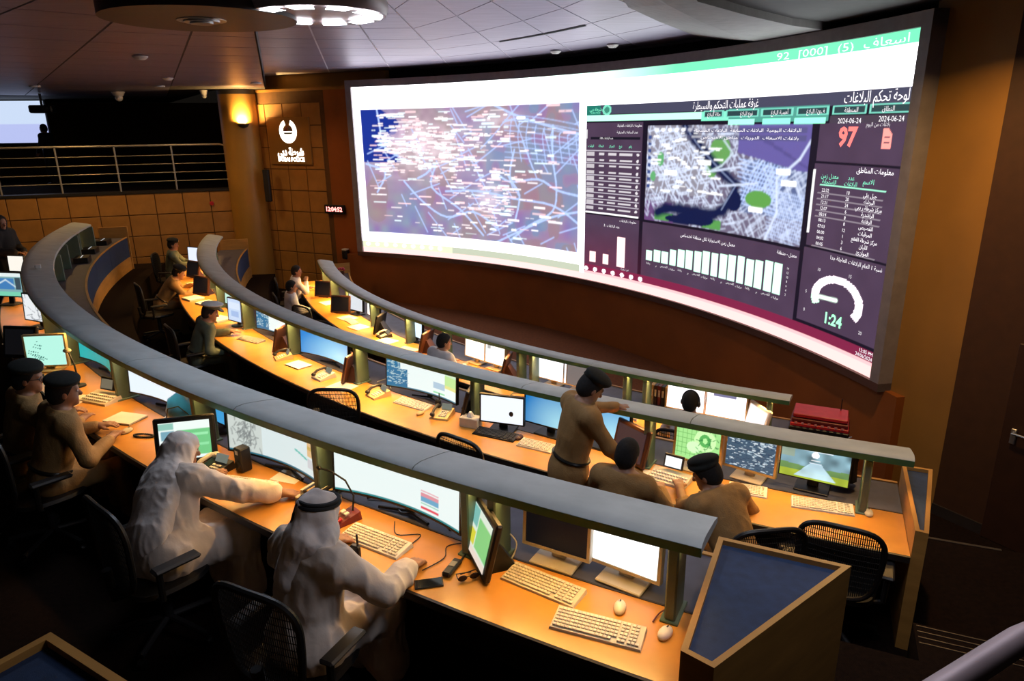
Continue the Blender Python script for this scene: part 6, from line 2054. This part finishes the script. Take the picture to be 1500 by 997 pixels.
chair('empty mesh-backed chair at the right end of the middle row', 2, 18.02, -115.35, -3)
person('khaki officer in black cap standing with a hand on the canopy', pol(18.14, -121.75, ZF[2]), math.radians(-121.75 + 90 - 38), pelvis=(0, 0, .93), neck=(.02, .10, 1.47), seat=False, outfit='uniform', hat='beret',
       head_yaw=8, head_pitch=-34, twist=0, hands=((-.24, .56, 1.27), (.22, .40, .98)), poles=((-.8, -.2, -.6), (.9, -.5, -.3)), res=.008)
chair('black office chair under the officer seen from behind', 2, 18.40, -120.15, 4)
seated('khaki officer with bare dark hair seen from behind', 2, 18.36, -120.15, pelvis=(0, 0, .54), neck=(.02, .08, 1.06), head_yaw=6, head_pitch=-12, hands=((-.2, .44, .80), (.2, .44, .80)), outfit='uniform', hat='hair', res=.008)
chair('black office chair under the leaning officer in beret', 2, 18.30, -117.15, 34)
seated('khaki officer in black beret leaning left over the desk', 2, 18.26, -117.3, yaw=42, pelvis=(0, 0, .54), neck=(-.06, .30, .97), head_yaw=-48, head_pitch=-24, twist=8, hands=((-.12, .72, .80), (.10, .50, .80)), poles=((-.4, -.6, -.6), (.9, -.3, -.6)),
       outfit='uniform', hat='beret', res=.008)
# farthest row
chair('tall black chair behind the upper white-shirted man', 3, 15.86, -160.0, 0)
seated('white-shirted man leaning on his hand at the far left', 3, 15.78, -159.2, pelvis=(0, 0, .54), neck=(.04, .07, 1.06), head_yaw=12, head_pitch=-6, hands=((-.1, .36, .80), (.12, .28, .98)), outfit='shirt', hat='hair', res=.0125)
chair('black chair under the lower white-shirted man', 3, 16.02, -154.6, 0)
seated('white-shirted man with folded hands on his lap at the far left', 3, 15.98, -154.2, pelvis=(0, 0, .54), neck=(.02, .00, 1.02), head_yaw=10, head_pitch=-10, hands=((-.06, .30, .66), (.10, .32, .68)), outfit='shirt', hat='hair', res=.0125)
chair('black chair under the worker facing the warm white screens', 3, 15.72, -135.3, 0)
seated('white-shirted worker facing the warm white screens', 3, 15.66, -135.3, pelvis=(0, 0, .54), neck=(.03, .14, 1.05), head_yaw=28, head_pitch=-10, hands=((-.16, .44, .80), (.18, .44, .80)), outfit='shirt', hat='hair', res=.0115)
chair('black chair under the far headset wearer', 3, 15.76, -121.0, 0)
seated('far headset wearer in white shirt before the two white screens', 3, 15.70, -121.0, pelvis=(0, 0, .54), neck=(.0, .08, 1.06), head_yaw=4, head_pitch=-6, hands=((-.18, .44, .80), (.18, .44, .80)), outfit='shirt', hat='headset', res=.0115)
chair('black chair carrying a grey bag behind the far headset wearer', 3, 16.0, -122.45, -20)
chair('empty black chair before the dark blue terminal of the far desk', 3, 15.78, -145.6, 20)
chair('empty black chair with tan arm at the far left desk', 3, 15.80, -150.4, 25)
person('dark figure standing by the projection screen on the balcony', onback(2.95, 2.66, 4.6), rzB + 1.2, pelvis=(0, 0, .92), neck=(0, .03, 1.45), seat=False, outfit='uniform', cloth=M_ABAYA, hat='hair', hands=((-.2, .2, .95), (.2, .2, .95)), res=.014)
